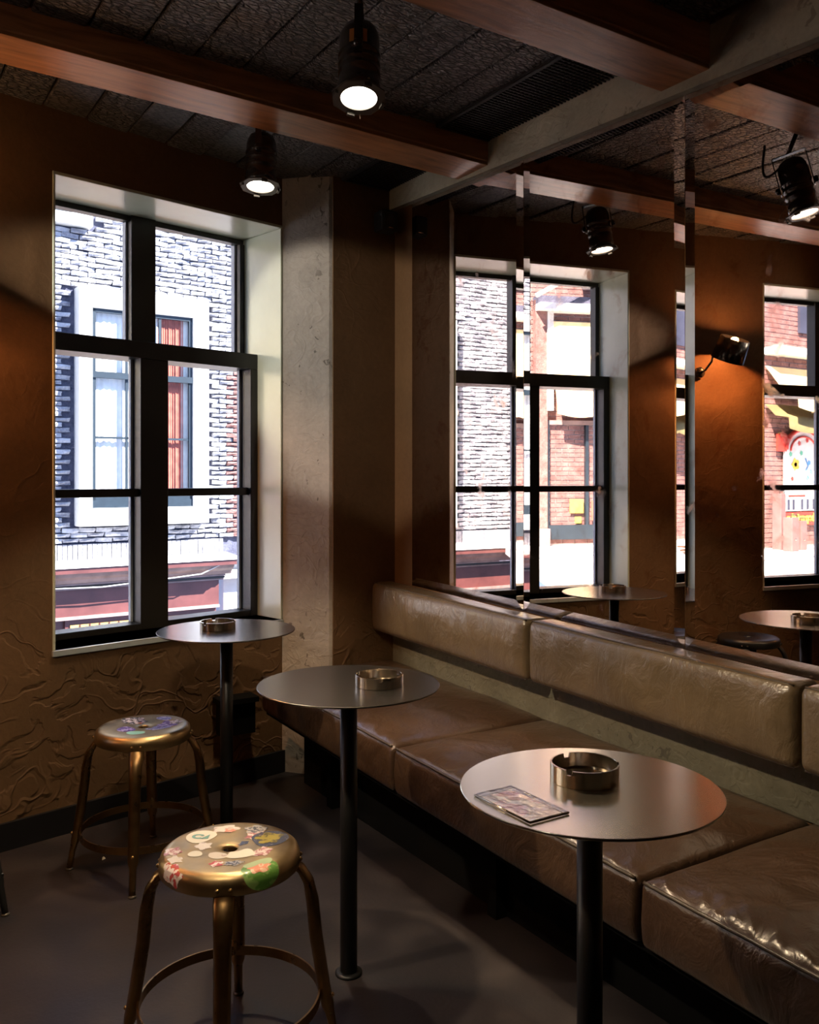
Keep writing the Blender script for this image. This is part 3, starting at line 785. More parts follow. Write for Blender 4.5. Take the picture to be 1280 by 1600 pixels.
# camera-facing angle (towards the camera in plan) used for sticker placement: right of view = -32.4 deg, away = 57.6 deg
VR = -32.44
def sp(root, dx, dy, a, b_, m_, shape='e', rot=0, lift=0.0007, name='sticker', label=None):
    """dx right, dy away in metres on the seat as seen from the camera"""
    r = math.hypot(dx, dy); th = math.atan2(dy, dx) + R(VR)
    return sticker(root, th, r, a, b_, SM[m_] if isinstance(m_, str) else m_, shape, rot, lift, name, label)
A = stool(0.825, 2.897, 'brass metal stool with blue and violet stickers, by the wall under the window', 0, (-114, -24, 66, 156), M['brass'], M['brasstop'], M['bronze'])
B = stool(0.7135, 1.8465, 'brass metal stool in the foreground, its seat covered in stickers', 0, (-116, -26, 64, 154), M['brass'], M['brasstop'], M['bronze'])
C_ = stool(0.695, 0.935, 'brass metal stool whose rim just shows at the bottom edge of the picture', 0, (-100, -10, 80, 170), M['brass'], M['brasstop'], M['bronze'])
D_ = stool(0.20, 2.89, 'black metal stool seen only in the mirror, below the orange wall lamp', 0, (-120, -30, 60, 150), BLACKM, BLACKM, BLACKM)
# foreground stool stickers
s1 = sp(B, -0.078, 0.055, 0.036, 0.030, 'cream', label='round cream sticker with a teal mark')
sp(B, -0.118, -0.028, 0.020, 0.018, 'pinkp', 'w'); sp(B, -0.102, -0.068, 0.018, 0.014, 'white', 'w')
sp(B, -0.060, 0.004, 0.019, 0.017, 'white', 'w'); sp(B, -0.068, -0.038, 0.016, 0.015, 'cream')
sp(B, -0.018, -0.045, 0.024, 0.017, 'white'); sp(B, 0.030, -0.038, 0.031, 0.020, 'cream', 'r', 0.25, 0.0011, label='small cream rectangular sticker')
sp(B, 0.076, -0.026, 0.024, 0.017, 'pinkp', 'w'); sp(B, 0.045, 0.060, 0.020, 0.022, 'pinkp', 'w'); sp(B, 0.040, 0.095, 0.025, 0.022, 'grey', 'w')
sp(B, 0.082, 0.045, 0.042, 0.040, 'navy', label='dark round sticker'); sp(B, 0.078, 0.046, 0.028, 0.028, 'olive', 'w', 0, 0.0012)
sp(B, 0.025, 0.022, 0.012, 0.012, 'navy', 'w')
sp(B, -0.030, 0.098, 0.030, 0.018, 'white', 'w'); sp(B, -0.018, 0.088, 0.012, 0.010, 'coral', 'w', 0, 0.0012)
sp(B, -0.012, -0.088, 0.014, 0.014, 'red', 'w'); sp(B, 0.024, -0.084, 0.020, 0.012, 'grey', 'w')
sp(B, -0.104, -0.112, 0.034, 0.020, 'red', 'w', 0.2, 0.0008, label='red sticker wrapped over the rim')
sp(B, 0.088, -0.114, 0.042, 0.036, 'green', 'e', 0, 0.0008, label='green leaf sticker wrapped over the rim'); sp(B, 0.077, -0.088, 0.034, 0.016, 'mint', 'e', 0, 0.0012); sp(B, 0.082, -0.106, 0.024, 0.012, 'coral', 'w', 0, 0.0014)
# teal mark: open ring and wedge
import math as _m
def ringmark(root, cx, cy, r0, r1, m_):
    vs = []; fs = []
    for k in range(25):
        a = R(20 + 300 * k / 24)
        for r_ in (r0, r1):
            dx, dy = cx + r_ * math.cos(a), cy + r_ * 0.9 * math.sin(a)
            vs.append(tuple(on_seat(math.hypot(dx, dy), math.atan2(dy, dx) + R(VR), 0.0012)))
    for k in range(24): fs.append((2 * k, 2 * k + 1, 2 * k + 3, 2 * k + 2))
    tri = [(cx + 0.006, cy - 0.012), (cx + 0.024, cy - 0.012), (cx + 0.024, cy + 0.012)]
    o = len(vs)
    for dx, dy in tri: vs.append(tuple(on_seat(math.hypot(dx, dy), math.atan2(dy, dx) + R(VR), 0.0012)))
    fs.append((o, o + 1, o + 2))
    MB().add(vs, fs).build('printed_mark', m_, s1)
ringmark(B, -0.082, 0.053, 0.007, 0.014, SM['teal'])
# far stool stickers
sp(A, -0.055, 0.065, 0.036, 0.026, 'bw', 'r', 0.3); sp(A, -0.030, 0.040, 0.030, 0.020, 'bw', 'w'); sp(A, -0.020, 0.030, 0.010, 0.008, 'coral', 'w', 0, 0.0012)
sp(A, -0.044, -0.045, 0.034, 0.026, 'violet', label='violet round sticker'); sp(A, 0.000, -0.085, 0.030, 0.020, 'aqua')
sp(A, 0.045, 0.085, 0.028, 0.020, 'blue'); sp(A, 0.078, 0.018, 0.042, 0.030, 'violet', 'w', 0.5); sp(A, 0.060, -0.025, 0.040, 0.022, 'blue', 'w', 0.4)
sp(A, 0.095, 0.040, 0.022, 0.020, 'bw', 'w', 0, 0.0012)

# ------------------------------------------------------------------ hanging spotlights
def can_light(loc, axis, label, sticker_=False, copperloop=False, power=60, ztop_=2.5, spot=True, length=0.21, cone=70, tint=(1, 0.80, 0.55)):
    axis = Vector(axis).normalized()
    q = (-axis).to_track_quat('Z', 'X')      # local +Z runs up the can, away from the lens
    Mx = Matrix.Translation(loc) @ q.to_matrix().to_4x4()
    root = tag(empty('spotlight', mat=Mx), label, 'spotlight', 'black theatre spotlights under the ceiling')
    L = length
    prof = [(0.050, 0.004), (0.054, 0.006), (0.054, 0.030), (0.052, 0.032), (0.052, 0.050)]
    for k in range(3):
        z = 0.060 + k * 0.026; prof += [(0.0515, z), (0.054, z + 0.004), (0.054, z + 0.010), (0.0515, z + 0.014)]
    prof += [(0.0515, L - 0.045), (0.050, L - 0.03), (0.043, L - 0.012), (0.030, L - 0.003), (0.012, L)]
    MB().lathe(prof, 48).build('housing', M['can'], root)
    # octagonal gel frame with a round hole
    n = 48; vs = []; fs = []
    def octr(a): return 0.066 / math.cos(((a + math.pi / 8) % (math.pi / 4)) - math.pi / 8)
    for z in (0.0, 0.004):
        for k in range(n):
            a = 2 * math.pi * k / n; ro = octr(a)
            vs.append((0.046 * math.cos(a), 0.046 * math.sin(a), z)); vs.append((ro * math.cos(a), ro * math.sin(a), z))
    for k in range(n):
        k2 = (k + 1) % n
        fs += [(2 * k, 2 * k2, 2 * k2 + 1, 2 * k + 1), (2 * n + 2 * k, 2 * n + 2 * k + 1, 2 * n + 2 * k2 + 1, 2 * n + 2 * k2),
               (2 * k + 1, 2 * k2 + 1, 2 * n + 2 * k2 + 1, 2 * n + 2 * k + 1), (2 * k, 2 * n + 2 * k, 2 * n + 2 * k2, 2 * k2)]
    MB().add(vs, fs, T=Matrix.Translation((0, 0, -0.002))).build('gel_frame', M['canrim'], root)
    for k in range(4):
        a = k * math.pi / 2 + 0.4
        MB().box(-0.010, 0.010, -0.004, 0.004, -0.010, 0.004, Matrix.Rotation(a, 4, 'Z') @ Matrix.Translation((0, 0.062, 0))).build('frame_clip', M['canrim'], root)
    MB().lathe([(0.001, 0.004), (0.020, 0.0022), (0.0465, 0.003), (0.0465, 0.006), (0.001, 0.007)], 40, caps=False).build('lens', M['lens'], root)
    # screws round the front
    for k in range(3):
        a = k * 2.1 + 0.5; MB().ball((0.0545 * math.cos(a), 0.0545 * math.sin(a), 0.020), 0.0035, 8).build('screw', M['steel'], root)
    # yoke + suspension up to the ceiling
    up = Mx.inverted() @ Vector((loc[0] - axis.x * 0.12, loc[1] - axis.y * 0.12, ztop_))
    yk = MB(); zz = 0.11
    for s in (-1, 1):
        yk.box(s * 0.058 - 0.0018, s * 0.058 + 0.0018, -0.011, 0.011, zz - 0.02, L + 0.02)
    yk.box(-0.058, 0.058, -0.011, 0.011, L + 0.0185, L + 0.022)
    yk.build('yoke', M['can'], root)
    for s in (-1, 1): MB().lathe([(0.012, 0), (0.012, 0.010), (0.006, 0.014)], 12, Matrix.Translation((s * 0.0598, 0, zz)) @ Matrix.Rotation(s * R(90), 4, 'Y')).build('yoke_knob', M['can'], root)
    MB().tube([(0, 0, L + 0.022), tuple(up)], 0.008, 10).build('drop_rod', M['can'], root)
    P = []
    for k in range(15):
        t = k / 14; p = Vector((-0.01, 0, L)) .lerp(up + Vector((-0.11, 0, 0)), t); p.x -= 0.055 * math.sin(math.pi * t); p.z -= 0.07 * math.sin(math.pi * t)
        P.append(tuple(p))
    MB().tube(P, 0.0045, 8).build('power_cable', M['cable'], root)
    if copperloop:
        P = [(-0.058 - 0.030 * math.sin(math.pi * k / 12), 0.0, 0.042 - 0.048 * k / 12 - 0.01 * math.sin(math.pi * k / 12)) for k in range(13)]
        MB().tube(P, 0.0013, 6).build('safety_wire', M['wire'], root)
    if sticker_:
        vs = []; fs = []
        for k in range(7):
            a = R(VR) * 0 + R(-25 + 8 * k)
            vs += [(0.0545 * math.cos(a), 0.0545 * math.sin(a), L - 0.085), (0.0545 * math.cos(a), 0.0545 * math.sin(a), L - 0.048)]
        for k in range(6): fs.append((2 * k, 2 * k + 2, 2 * k + 3, 2 * k + 1))
        MB().add(vs, fs, True).build('maker_plate', M['orange'], root)['label'] = 'small orange label'
    if spot:
        ld = bpy.data.lights.new('spot_beam', 'SPOT'); ld.energy = power; ld.spot_size = R(cone); ld.spot_blend = 0.3; ld.color = tint; ld.shadow_soft_size = 0.03
        lo = bpy.data.objects.new('spot_beam', ld); col.objects.link(lo); lo.parent = root; lo.location = (0, 0, -0.02)
    return root
can_light((1.104, 1.975, 2.205), (-0.13, -0.21, -1), 'black spotlight hanging between the two beams, lens lit, orange label on it', True, True, 75, cone=80, tint=(1, 0.74, 0.46))
can_light((1.222, 2.880, 2.250), (-0.08, -0.12, -1), 'black spotlight hanging behind the near-window beam, above the window corner', False, False, 48, length=0.19)
can_light((-0.35, 2.20, 2.22), (2.35, -0.35, -1.5), 'black spotlight out of view to the left, aimed at the back cushions', power=110, cone=58)
can_light((0.10, 1.15, 2.22), (0.30, 0.62, -1), 'black spotlight overhead, out of view, aimed down at the stools and wall', power=45, cone=62)
can_light((-0.52, 2.74, 2.24), (2.20, 0.62, -0.52), 'black spotlight out of view beside the window wall, aimed at the corner pier', power=100, cone=27, tint=(1, 0.9, 0.78))

# ------------------------------------------------------------------ wall lamps: one seen in the mirror, two added as fill
def wall_lamp(T, label):
    root = tag(empty('wall_lamp', mat=T), label, 'lamp')
    MB().lathe([(0.030, 0), (0.030, 0.010), (0.024, 0.020), (0.008, 0.026)], 28, Matrix.Rotation(R(90), 4, 'X')).build('wall_rose', M['can'], root)
    MB().tube([(0, -0.02, 0), (0.0, -0.05, 0.008), (-0.02, -0.075, 0.05), (-0.032, -0.09, 0.12)], 0.006, 10).build('arm', M['can'], root)
    Ms = Matrix.Translation((-0.115, -0.115, 0.115)) @ Matrix.Rotation(R(-6), 4, 'Y') @ Matrix.Rotation(R(24), 4, 'X')
    sh = MB().lathe([(0.086, -0.060), (0.076, 0.060), (0.0735, 0.060), (0.0835, -0.060), (0.086, -0.060)], 48, Ms, caps=False).build('shade', M['can'], root)
    MB().ball((0, 0, 0), 0.026, 20, Ms).build('bulb', M['bulb'], root)
    MB().tube([(-0.032, -0.09, 0.12), (-0.045, -0.10, 0.115)], 0.008, 10).build('joint', M['can'], root)
    ld = bpy.data.lights.new('lamp_glow', 'POINT'); ld.energy = 24; ld.color = (1, 0.40, 0.13); ld.shadow_soft_size = 0.012
    lo = bpy.data.objects.new('lamp_glow', ld); col.objects.link(lo); lo.parent = root; lo.matrix_local = Ms @ Matrix.Translation((0, 0, -0.032))
    ld = bpy.data.lights.new('lamp_glow_up', 'POINT'); ld.energy = 5; ld.color = (1, 0.50, 0.2); ld.shadow_soft_size = 0.02
    lo = bpy.data.objects.new('lamp_glow_up', ld); col.objects.link(lo); lo.parent = root; lo.matrix_local = Ms @ Matrix.Translation((0, 0, 0.045))
wall_lamp(WM @ Matrix.Translation((-0.262, 0, 1.805)), 'black adjustable wall lamp with a tapered shade glowing orange, between the two windows')
wall_lamp(WM @ Matrix.Translation((-2.75, 0, 1.805)), 'black adjustable wall lamp added as warm fill, unseen past the second window')  # added copy, unseen; its glow lifts the beams and ceiling
wall_lamp(Matrix.Translation((-3.5, 0.6, 1.805)) @ Matrix.Rotation(R(90), 4, 'Z'), 'black adjustable wall lamp added as warm fill on the far left wall, out of view')  # another added lamp, there only to spread warm fill

# ------------------------------------------------------------------ wall speaker
sp_ = tag(empty('wall_speaker', (1.955, 3.32, 2.33)), 'small black speaker box high on the dark pier in the far corner', 'speaker')
MB().box(-0.040, 0.040, -0.095, -0.02, -0.043, 0.043).build('cabinet', M['speaker'], sp_, bevel=0.008)
MB().box(-0.034, 0.034, -0.099, -0.0945, -0.037, 0.037).build('front_grille', M['speaker'], sp_, bevel=0.003)
MB().box(-0.012, 0.012, -0.03, 0.0, -0.012, 0.012).build('wall_bracket', M['can'], sp_)
MB().box(-0.012, 0.012, -0.1005, -0.099, -0.034, -0.031).build('badge', M['steel'], sp_)
# scrap on the floor
tag(MB().add([(0, 0, 0.001), (0.012, 0.002, 0.003), (0.014, 0.010, 0.001), (0.003, 0.011, 0.006), (0.007, 0.006, 0.010)],
             [(0, 1, 4), (1, 2, 4), (2, 3, 4), (3, 0, 4), (0, 3, 2, 1)]).build('paper_scrap', M['white'], mat=Matrix.Translation((0.72, 3.0, 0))), 'tiny pale scrap on the floor behind the far stool', 'scrap')

# ================================================================== the street outside
FA = 0.045
def fy(x): return 11.85 + FA * x
FM = Matrix.Translation((0, 11.85, 0)) @ Matrix.Rotation(math.atan(FA), 4, 'Z')
street = struct(MB().box(-22, 14, 3.9, 16, -3.3, -3.2).build('ground', M['asphalt']))
# opposite house: backing wall with bricks as parts
house = tag(empty('brick_house', mat=FM), 'painted brick house across the street with a white framed window, seen through the window', 'house')
MB().box(-5.6, 5.15, 0.02, 0.5, 0.1, 7.5).build('mortar_wall', M['mortar'], house)
def brick_mesh(seed, l=0.198, h=0.053, d=0.055, rough=0.010):
    rnd = random.Random(seed); q = lambda: rnd.uniform(-rough, rough)
    x, z = l / 2, h / 2
    # 14 corner verts, chunky broken front
    vs = [(-x + q(), -d * .5 + q(), -z + q()), (0 + q(), -d * .62 + q(), -z + q()), (x + q(), -d * .5 + q(), -z + q()),
          (-x + q(), -d * .6 + q(), 0), (q() * 3, -d * .8 + q() * 2, q()), (x + q(), -d * .6 + q(), 0),
          (-x + q(), -d * .5 + q(), z + q()), (0 + q(), -d * .62 + q(), z + q()), (x + q(), -d * .5 + q(), z + q()),
          (-x, 0.02, -z), (x, 0.02, -z), (x, 0.02, z), (-x, 0.02, z)]
    fs = [(0, 1, 4, 3), (1, 2, 5, 4), (3, 4, 7, 6), (4, 5, 8, 7), (0, 9, 10, 2, 1), (6, 7, 8, 11, 12), (0, 3, 6, 12, 9), (2, 10, 11, 8, 5)]
    return vs, fs
variants = [brick_mesh(k) for k in range(6)]
def mk(v, m_): return MB().add(*v).mesh('brick', m_)
bm_g = [mk(v, M['whitebr'] if i % 3 else M['greybr']) for i, v in enumerate(variants)]
bm_r = [mk(v, M['redbr']) for v in variants]
spots = []; CH = 0.067; BL = 0.212
WIN = [(2.53, 4.26, 0.62, 3.66), (-4.12, -2.39, 0.45, 3.70), (1.2, 2.70, 4.44, 6.3)]
def brick_rows(x0, x1, z0, z1):
    for r_ in range(int((z1 - z0) / CH)):
        z = z0 + CH * (r_ + .5)
        for i in range(int((x1 - x0) / BL) + 2):
            x = x0 + BL * (i + (0.5 if r_ % 2 else 0))
            if x > x1: continue
            if any(a - 0.10 < x < b_ + 0.10 and c - 0.03 < z < d + 0.03 for a, b_, c, d in WIN): continue
            spots.append((x, z))
brick_rows(2.05, 5.05, 0.40, 5.1)
n_dir = len(spots)
spots_dir = sorted(spots, key=lambda p: (abs(p[0] - 3.5) + abs(p[1] - 2.0)))
for x, z in spots_dir[:290]:
    i = random.randrange(6)
    o = bpy.data.objects.new('brick', (bm_r if x > 4.62 and z < 2.9 else bm_g)[i]); col.objects.link(o); o.parent = house
    o.location = (x, random.uniform(-0.012, 0.016), z); o.rotation_euler = (random.uniform(-.05, .05), random.uniform(-.03, .03), random.uniform(-.07, .07))
def joined(name, pts, mats_pick, parent):
    by = {}
    for x, z in pts:
        m_ = mats_pick(x, z)
        T = Matrix.Translation((x, random.uniform(-0.012, 0.016), z)) @ Matrix.Rotation(random.uniform(-.07, .07), 4, 'Z')
        by.setdefault(m_.name, (m_, MB()))[1].add(*variants[random.randrange(6)], T=T)
    for m_, mb in by.values(): tag(mb.build(name, m_, parent), kind='stuff')
rest = spots_dir[290:]
spots = []; brick_rows(-5.55, 2.0, 0.40, 4.8)
joined('outer_bricks', rest + spots, lambda x, z: M['redbr'] if x > 4.62 and z < 2.9 else (M['whitebr'] if random.random() < .7 else M['greybr']), house)
# soldier course under the wall
sol = MB()
for i in range(int(10.1 / 0.062)):
    x = -5.5 + i * 0.062
    sol.box(x + 0.004, x + 0.058, -0.03 - random.uniform(0, 0.010), 0.03, 0.18, 0.385)
tag(sol.build('soldier_course', M['whitebr'], house), kind='stuff')

def house_window(x0, x1, z0, z1, curtains=True, proud=0.22):
    wr = MB()
    fx0, fx1, fz0, fz1 = x0 + 0.17, x1 - 0.23, z0 + 0.33, z1 - 0.26
    for bx in ((x0, fx0, z0, z1), (fx1, x1, z0, z1), (fx0, fx1, z0, fz0 - 0.10), (fx0, fx1, fz1, z1)):
        wr.box(bx[0], bx[1], -proud, 0.02, bx[2], bx[3])
    s = wr.build('window_surround', M['white'], house, bevel=0.01)
    MB().box(fx0, fx1, -proud + 0.02, 0.02, fz0 - 0.10, fz0).build('window_sill', M['teal'], s)
    fr = MB(); t = 0.045; y0, y1 = -proud + 0.03, -proud + 0.07
    fr.box(fx0, fx0 + t, y0, y1, fz0, fz1); fr.box(fx1 - t, fx1, y0, y1, fz0, fz1); fr.box(fx0, fx1, y0, y1, fz1 - t, fz1); fr.box(fx0, fx1, y0, y1, fz0, fz0 + t)
    zt = fz0 + (fz1 - fz0) * 0.655
    fr.box(fx0, fx1, y0 - 0.02, y1, zt - 0.04, zt + 0.04)
    for k in (1, 2):
        x = fx0 + (fx1 - fx0) * k / 3
        fr.box(x - 0.017, x + 0.017, y0 + .01, y1, fz0, fz1)
    zz = fz0 + (zt - fz0) * 0.5
    fr.box(fx0, fx1, y0 + .01, y1, zz - 0.014, zz + 0.014)
    fr.build('window_frame', M['teal'], s)
    # pleated curtains
    for nm, a, b_, m_ in (('curtain', fx0 + .03, fx0 + (fx1 - fx0) * 0.66, M['cream']), ('curtain', fx0 + (fx1 - fx0) * 0.66, fx1 - 0.10, M['redc']), ('curtain', fx1 - 0.13, fx1 - .02, M['cream'])):
        vs = []; fs = []; n = 60
        for i in range(n + 1):
            x = a + (b_ - a) * i / n; y = -proud + 0.115 + 0.006 * math.sin(i * 1.15) + 0.005 * math.sin(i * 0.4)
            vs += [(x, y, fz0 + .02), (x, y, fz1 - .02)]
        for i in range(n): fs.append((2 * i, 2 * i + 2, 2 * i + 3, 2 * i + 1))
        MB().add(vs, fs, True).build(nm, m_, s)
    MB().box(fx0 + t, fx1 - t, y1 - 0.02, y1 - 0.016, fz0 + t, fz1 - t).build('window_glass', M['glass'], s)
house_window(2.53, 4.26, 0.62, 3.66)
house_window(-4.12, -2.39, 0.45, 3.70)
# upper window at the top left
u = MB(); u.box(1.0, 2.72, -0.16, 0.02, 4.44, 4.58); u.box(2.50, 2.66, -0.10, 0.02, 4.58, 6.2); u.box(1.0, 2.06, -0.04, 0.02, 4.58, 6.2)
us = u.build('window_surround', M['white'], house)
MB().box(2.06, 2.50, -0.05, 0.02, 4.62, 6.2).build('window_frame', M['teal'], us)
MB().box(2.14, 2.42, -0.06, -0.04, 4.70, 6.0).build('window_glass', M['slate'], us)
# downpipe at the right edge of the house
MB().tube([(4.98, -0.05, 0.2), (4.98, -0.05, 6.5)], 0.035, 12).build('downpipe', M['mortarw'], house)

# shopfront below: moulded cornice, fascia and door panels
shop = tag(empty('shopfront', mat=FM), 'red-brown wooden shopfront with a moulded cornice below the brick house', 'shopfront')
def extrude(prof, xa, xb, name, m_, parent):
    n = len(prof); vs = [(xa, y, z) for y, z in prof] + [(xb, y, z) for y, z in prof]
    fs = [tuple(range(n)), tuple(range(2 * n - 1, n - 1, -1))] + [(i, n + i, n + (i + 1) % n, (i + 1) % n) for i in range(n)]
    return MB().add(vs, fs).build(name, m_, parent)
extrude([(0.05, 0.19), (-0.40, 0.155), (-0.42, 0.12), (0.05, 0.12)], -5.6, 4.62, 'lead_flashing', M['pale'], shop)
extrude([(0.05, 0.12), (-0.40, 0.12), (-0.40, 0.05), (0.05, 0.05)], -5.55, 4.60, 'cornice_top', M['shop'], shop)
extrude([(0.05, 0.05), (-0.36, 0.05), (-0.33, 0.0), (-0.27, -0.04), (-0.24, -0.09), (0.05, -0.09)], -5.5, 4.57, 'cornice_moulding', M['shopl'], shop)
for k, z in enumerate((-0.095, -0.125, -0.155)):
    extrude([(0.05, z), (-0.22 + k * .03, z), (-0.22 + k * .03, z - 0.022), (0.05, z - 0.03)], -5.5, 4.50, 'cornice_bead', M['shopl'] if k != 1 else M['frame'], shop)
MB().box(-5.5, 4.45, -0.10, 0.3, -0.52, -0.185).build('fascia_board', M['shop'], shop)
MB().box(-5.5, 4.45, -0.13, -0.08, -0.56, -0.52).build('fascia_rail', M['shopl'], shop)
MB().box(-5.5, 4.45, 0.0, 0.3, -3.2, -0.56).build('shop_wall', M['shop'], shop)
for x0 in (2.46, 3.62, 1.3):
    d = MB().box(x0 - 0.06, x0 + 0.80, -0.06, 0.01, -3.1, -0.57).build('shop_door', M['shop'], shop)
    MB().box(x0, x0 + 0.74, -0.075, -0.055, -1.9, -0.63).build('door_light', M['ochre'], d)
    mb = MB()
    for q in range(1, 6): mb.box(x0 + q * 0.123 - 0.006, x0 + q * 0.123 + 0.006, -0.085, -0.07, -1.9, -0.63)
    mb.build('glazing_bar', M['shop'], d)
MB().tube([(2.0, -0.27, -0.13), (2.8, -0.28, -0.15), (3.6, -0.30, -0.10), (4.1, -0.34, -0.06), (4.62, -0.36, 0.16)], 0.008, 8).build('facade_cable', M['white'], shop)
nb = tag(empty('pale_house', (5.0, 12.6, -3.2)), 'pale rendered house front beyond the end of the shopfront cornice', 'house')
MB().box(-0.35, 3.0, -0.3, 0.3, 0, 3.25).build('front_wall', M['white'], nb)
MB().box(-0.05, 0.25, -0.34, -0.29, 2.3, 2.95).build('window_pane', M['slate'], nb)
MB().box(-0.4, 1.5, -0.45, -0.29, 3.0, 3.12).build('ledge', M['pale'], nb)

# terrace and shops that the mirror shows
struct(MB().prism([(-16, 5.4), (-1.2, 5.4), (-5.0, 11.4), (-16, 11.4)], 0.02, 0.15).build('terrace', M['pale']))
tg = MB(); tg.box(-9, -3.2, 9.2, 9.24, 0.151, 0.156); tg.box(-12, -4.6, 7.4, 7.44, 0.151, 0.156)
struct(tg.build('terrace_joint', M['mortar']))
RC = Matrix.Translation((-6.90, 10.40, 0.15)) @ Matrix.Rotation(R(20), 4, 'Z')
cafe = tag(empty('corner_shop', mat=RC), 'red brick shop across the terrace with dark windows, seen in the mirror', 'shop')
MB().box(-3.5, 1.95, 0.0, 0.5, 0, 6.0).build('front_wall', M['mortarw'], cafe)
bb = MB(); bd = MB(); rnd = random.Random(3)
for r_ in range(80):
    for i in range(26):
        x = -3.4 + i * 0.212 + (0.106 if r_ % 2 else 0); z = 0.03 + r_ * 0.073
        if x > 1.75: continue
        bb.box(x, x + 0.200, -0.014 - rnd.uniform(0, .006), 0.01, z, z + 0.062)
tag(bb.build('wall_bricks', M['redbr'], cafe), kind='stuff')
MB().box(1.55, 1.75, -0.14, 0.0, 0, 3.9).build('pilaster', M['redbr'], cafe)
MB().box(1.52, 1.78, -0.18, 0.0, 0, 0.28).build('pilaster_base', M['shopl'], cafe)
for x in (1.55, 0.88, 0.2, -0.5, -1.6): MB().box(x - 0.05, x, -0.09, -0.02, 0.15, 2.0).build('window_post', M['teal'], cafe)
MB().box(-1.6, 1.5, -0.10, -0.02, 0.10, 0.33).build('plinth', M['teal'], cafe)
MB().box(-1.6, 1.5, -0.10, -0.02, 1.93, 2.0).build('head_rail', M['shopl'], cafe)
MB().box(-1.6, 1.5, -0.07, -0.066, 0.33, 1.93).build('shop_glass', M['glass'], cafe)
MB().box(0.92, 1.15, -0.085, -0.075, 0.52, 0.74).build('poster', M['yellow'], cafe)
MB().box(0.96, 1.06, -0.085, -0.075, 0.36, 0.46).build('poster', M['yellow'], cafe)
MB().box(0.35, 0.78, -0.085, -0.075, 0.40, 0.72).build('poster', M['redc'], cafe)
MB().box(-2.6, 1.75, -0.35, 0, 3.72, 3.82).build('ledge', M['pale'], cafe)
MB().box(-2.6, 1.75, -0.25, 0, 3.82, 3.95).build('gutter_board', M['mortar'], cafe)
MB().box(-1.5, 1.25, -0.06, 0, 4.25, 5.6).build('upper_window', M['slate'], cafe)
for x in (0.35, 0.85): MB().lathe([(0.14, 4.10), (0.17, 4.45), (0.15, 4.5)], 20, Matrix.Translation((x, -0.2, 0))).build('white_pot', M['white'], cafe)
aw = tag(empty('awning', mat=RC @ Matrix.Translation((0, -0.07, 2.15))), 'sunlit cream awning with a scalloped valance over the brick shop', 'awning')
def awning_mesh(w0, w1, zt, zb2, out):
    vs = []; fs = []; n = 40
    for i in range(n + 1):
        x = w0 + (w1 - w0) * i / n; sg = 0.02 * math.sin(i * 0.9)
        vs += [(x, -0.05, zt), (x, -out * .5, (zt + zb2) / 2 - 0.05 + sg), (x, -out, zb2), (x, -out - 0.01, zb2 - 0.16 - 0.06 * abs(math.sin(i * math.pi / 8)))]
    for i in range(n):
        for j in range(3): fs.append((4 * i + j, 4 * i + 4 + j, 4 * i + 5 + j, 4 * i + 1 + j))
    o = len(vs); vs2 = [(x, y - 0.006, z - 0.006) for x, y, z in vs]
    return vs + vs2, fs + [tuple(k + o for k in reversed(f)) for f in fs]
MB().add(*awning_mesh(-2.3, 1.50, 1.42, 0.10, 0.35), True).build('cloth', M['awning'], aw)
MB().box(1.46, 1.56, -0.1, -0.04, 0.0, 1.55).build('side_frame', M['white'], aw)
MB().box(-2.3, 1.56, -0.1, -0.04, 1.55, 1.62).build('top_frame', M['white'], aw)
MB().tube([(1.9, -0.5, 1.72), (-0.6, -0.5, 3.1)], 0.035, 8).build('diagonal_pole', M['white'], aw)
MB().tube([(0.75, -0.78, 0.25), (0.75, -0.80, -0.10)], 0.03, 10).build('crank_handle', M['white'], aw)

kiosk = tag(empty('brick_kiosk', (-9.5, 8.6, 0.15)), 'red brick shop front with a painted sign, seen in the right mirror', 'shop')
MB().box(-4.5, 1.9, 0.0, 0.5, 0, 5.5).build('front_wall', M['mortarw'], kiosk)
bb = MB()
for r_ in range(72):
    for i in range(29):
        x = -4.4 + i * 0.212 + (0.106 if r_ % 2 else 0); z = 0.03 + r_ * 0.073
        if x > 1.7: continue
        bb.box(x, x + 0.200, -0.014 - rnd.uniform(0, .006), 0.01, z, z + 0.062)
tag(bb.build('wall_bricks', M['redbr'], kiosk), kind='stuff')
MB().box(-3.5, 1.8, -0.35, 0, 2.95, 3.05).build('ledge', M['pale'], kiosk)
MB().box(-1.2, 0.9, -0.06, 0, 3.35, 4.6).build('upper_window', M['slate'], kiosk)
MB().add(*awning_mesh(-3.2, 1.75, 2.78, 2.28, 0.6), True).build('awning_cloth', M['awning'], kiosk)
MB().add(*awning_mesh(-3.2, 1.75, 2.20, 1.98, 0.45), True).build('lower_awning_cloth', M['awning2'], kiosk)
# painted sign: arched white board with coloured discs, red banner with yellow lettering
sg = tag(empty('painted_sign', (-8.65, 8.55, 0.72)), 'white arched painted sign with flowers and a red banner with yellow letters', 'sign')
pts = [(-0.46, 0)] + [(-0.46, 0.95)] + [(-0.46 * math.cos(math.pi * k / 12), 0.95 + 0.32 * math.sin(math.pi * k / 12)) for k in range(1, 12)] + [(0.46, 0.95), (0.46, 0)]
RX = Matrix.Rotation(R(90), 4, 'X')
MB().prism(pts, 0, 0.03, RX).build('board', M['white'], sg)
ap = [(0.46 * math.cos(math.pi * k / 16), 0.0, 0.95 + 0.32 * math.sin(math.pi * k / 16)) for k in range(17)]
MB().tube([(x, -0.05, z) for x, y, z in ap], 0.035, 8).build('red_arch', M['red'], sg)
MB().tube([(x * .72, -0.045, 0.93 + (z - .95) * .7) for x, y, z in ap], 0.014, 8).build('inner_arch', M['red'], sg)
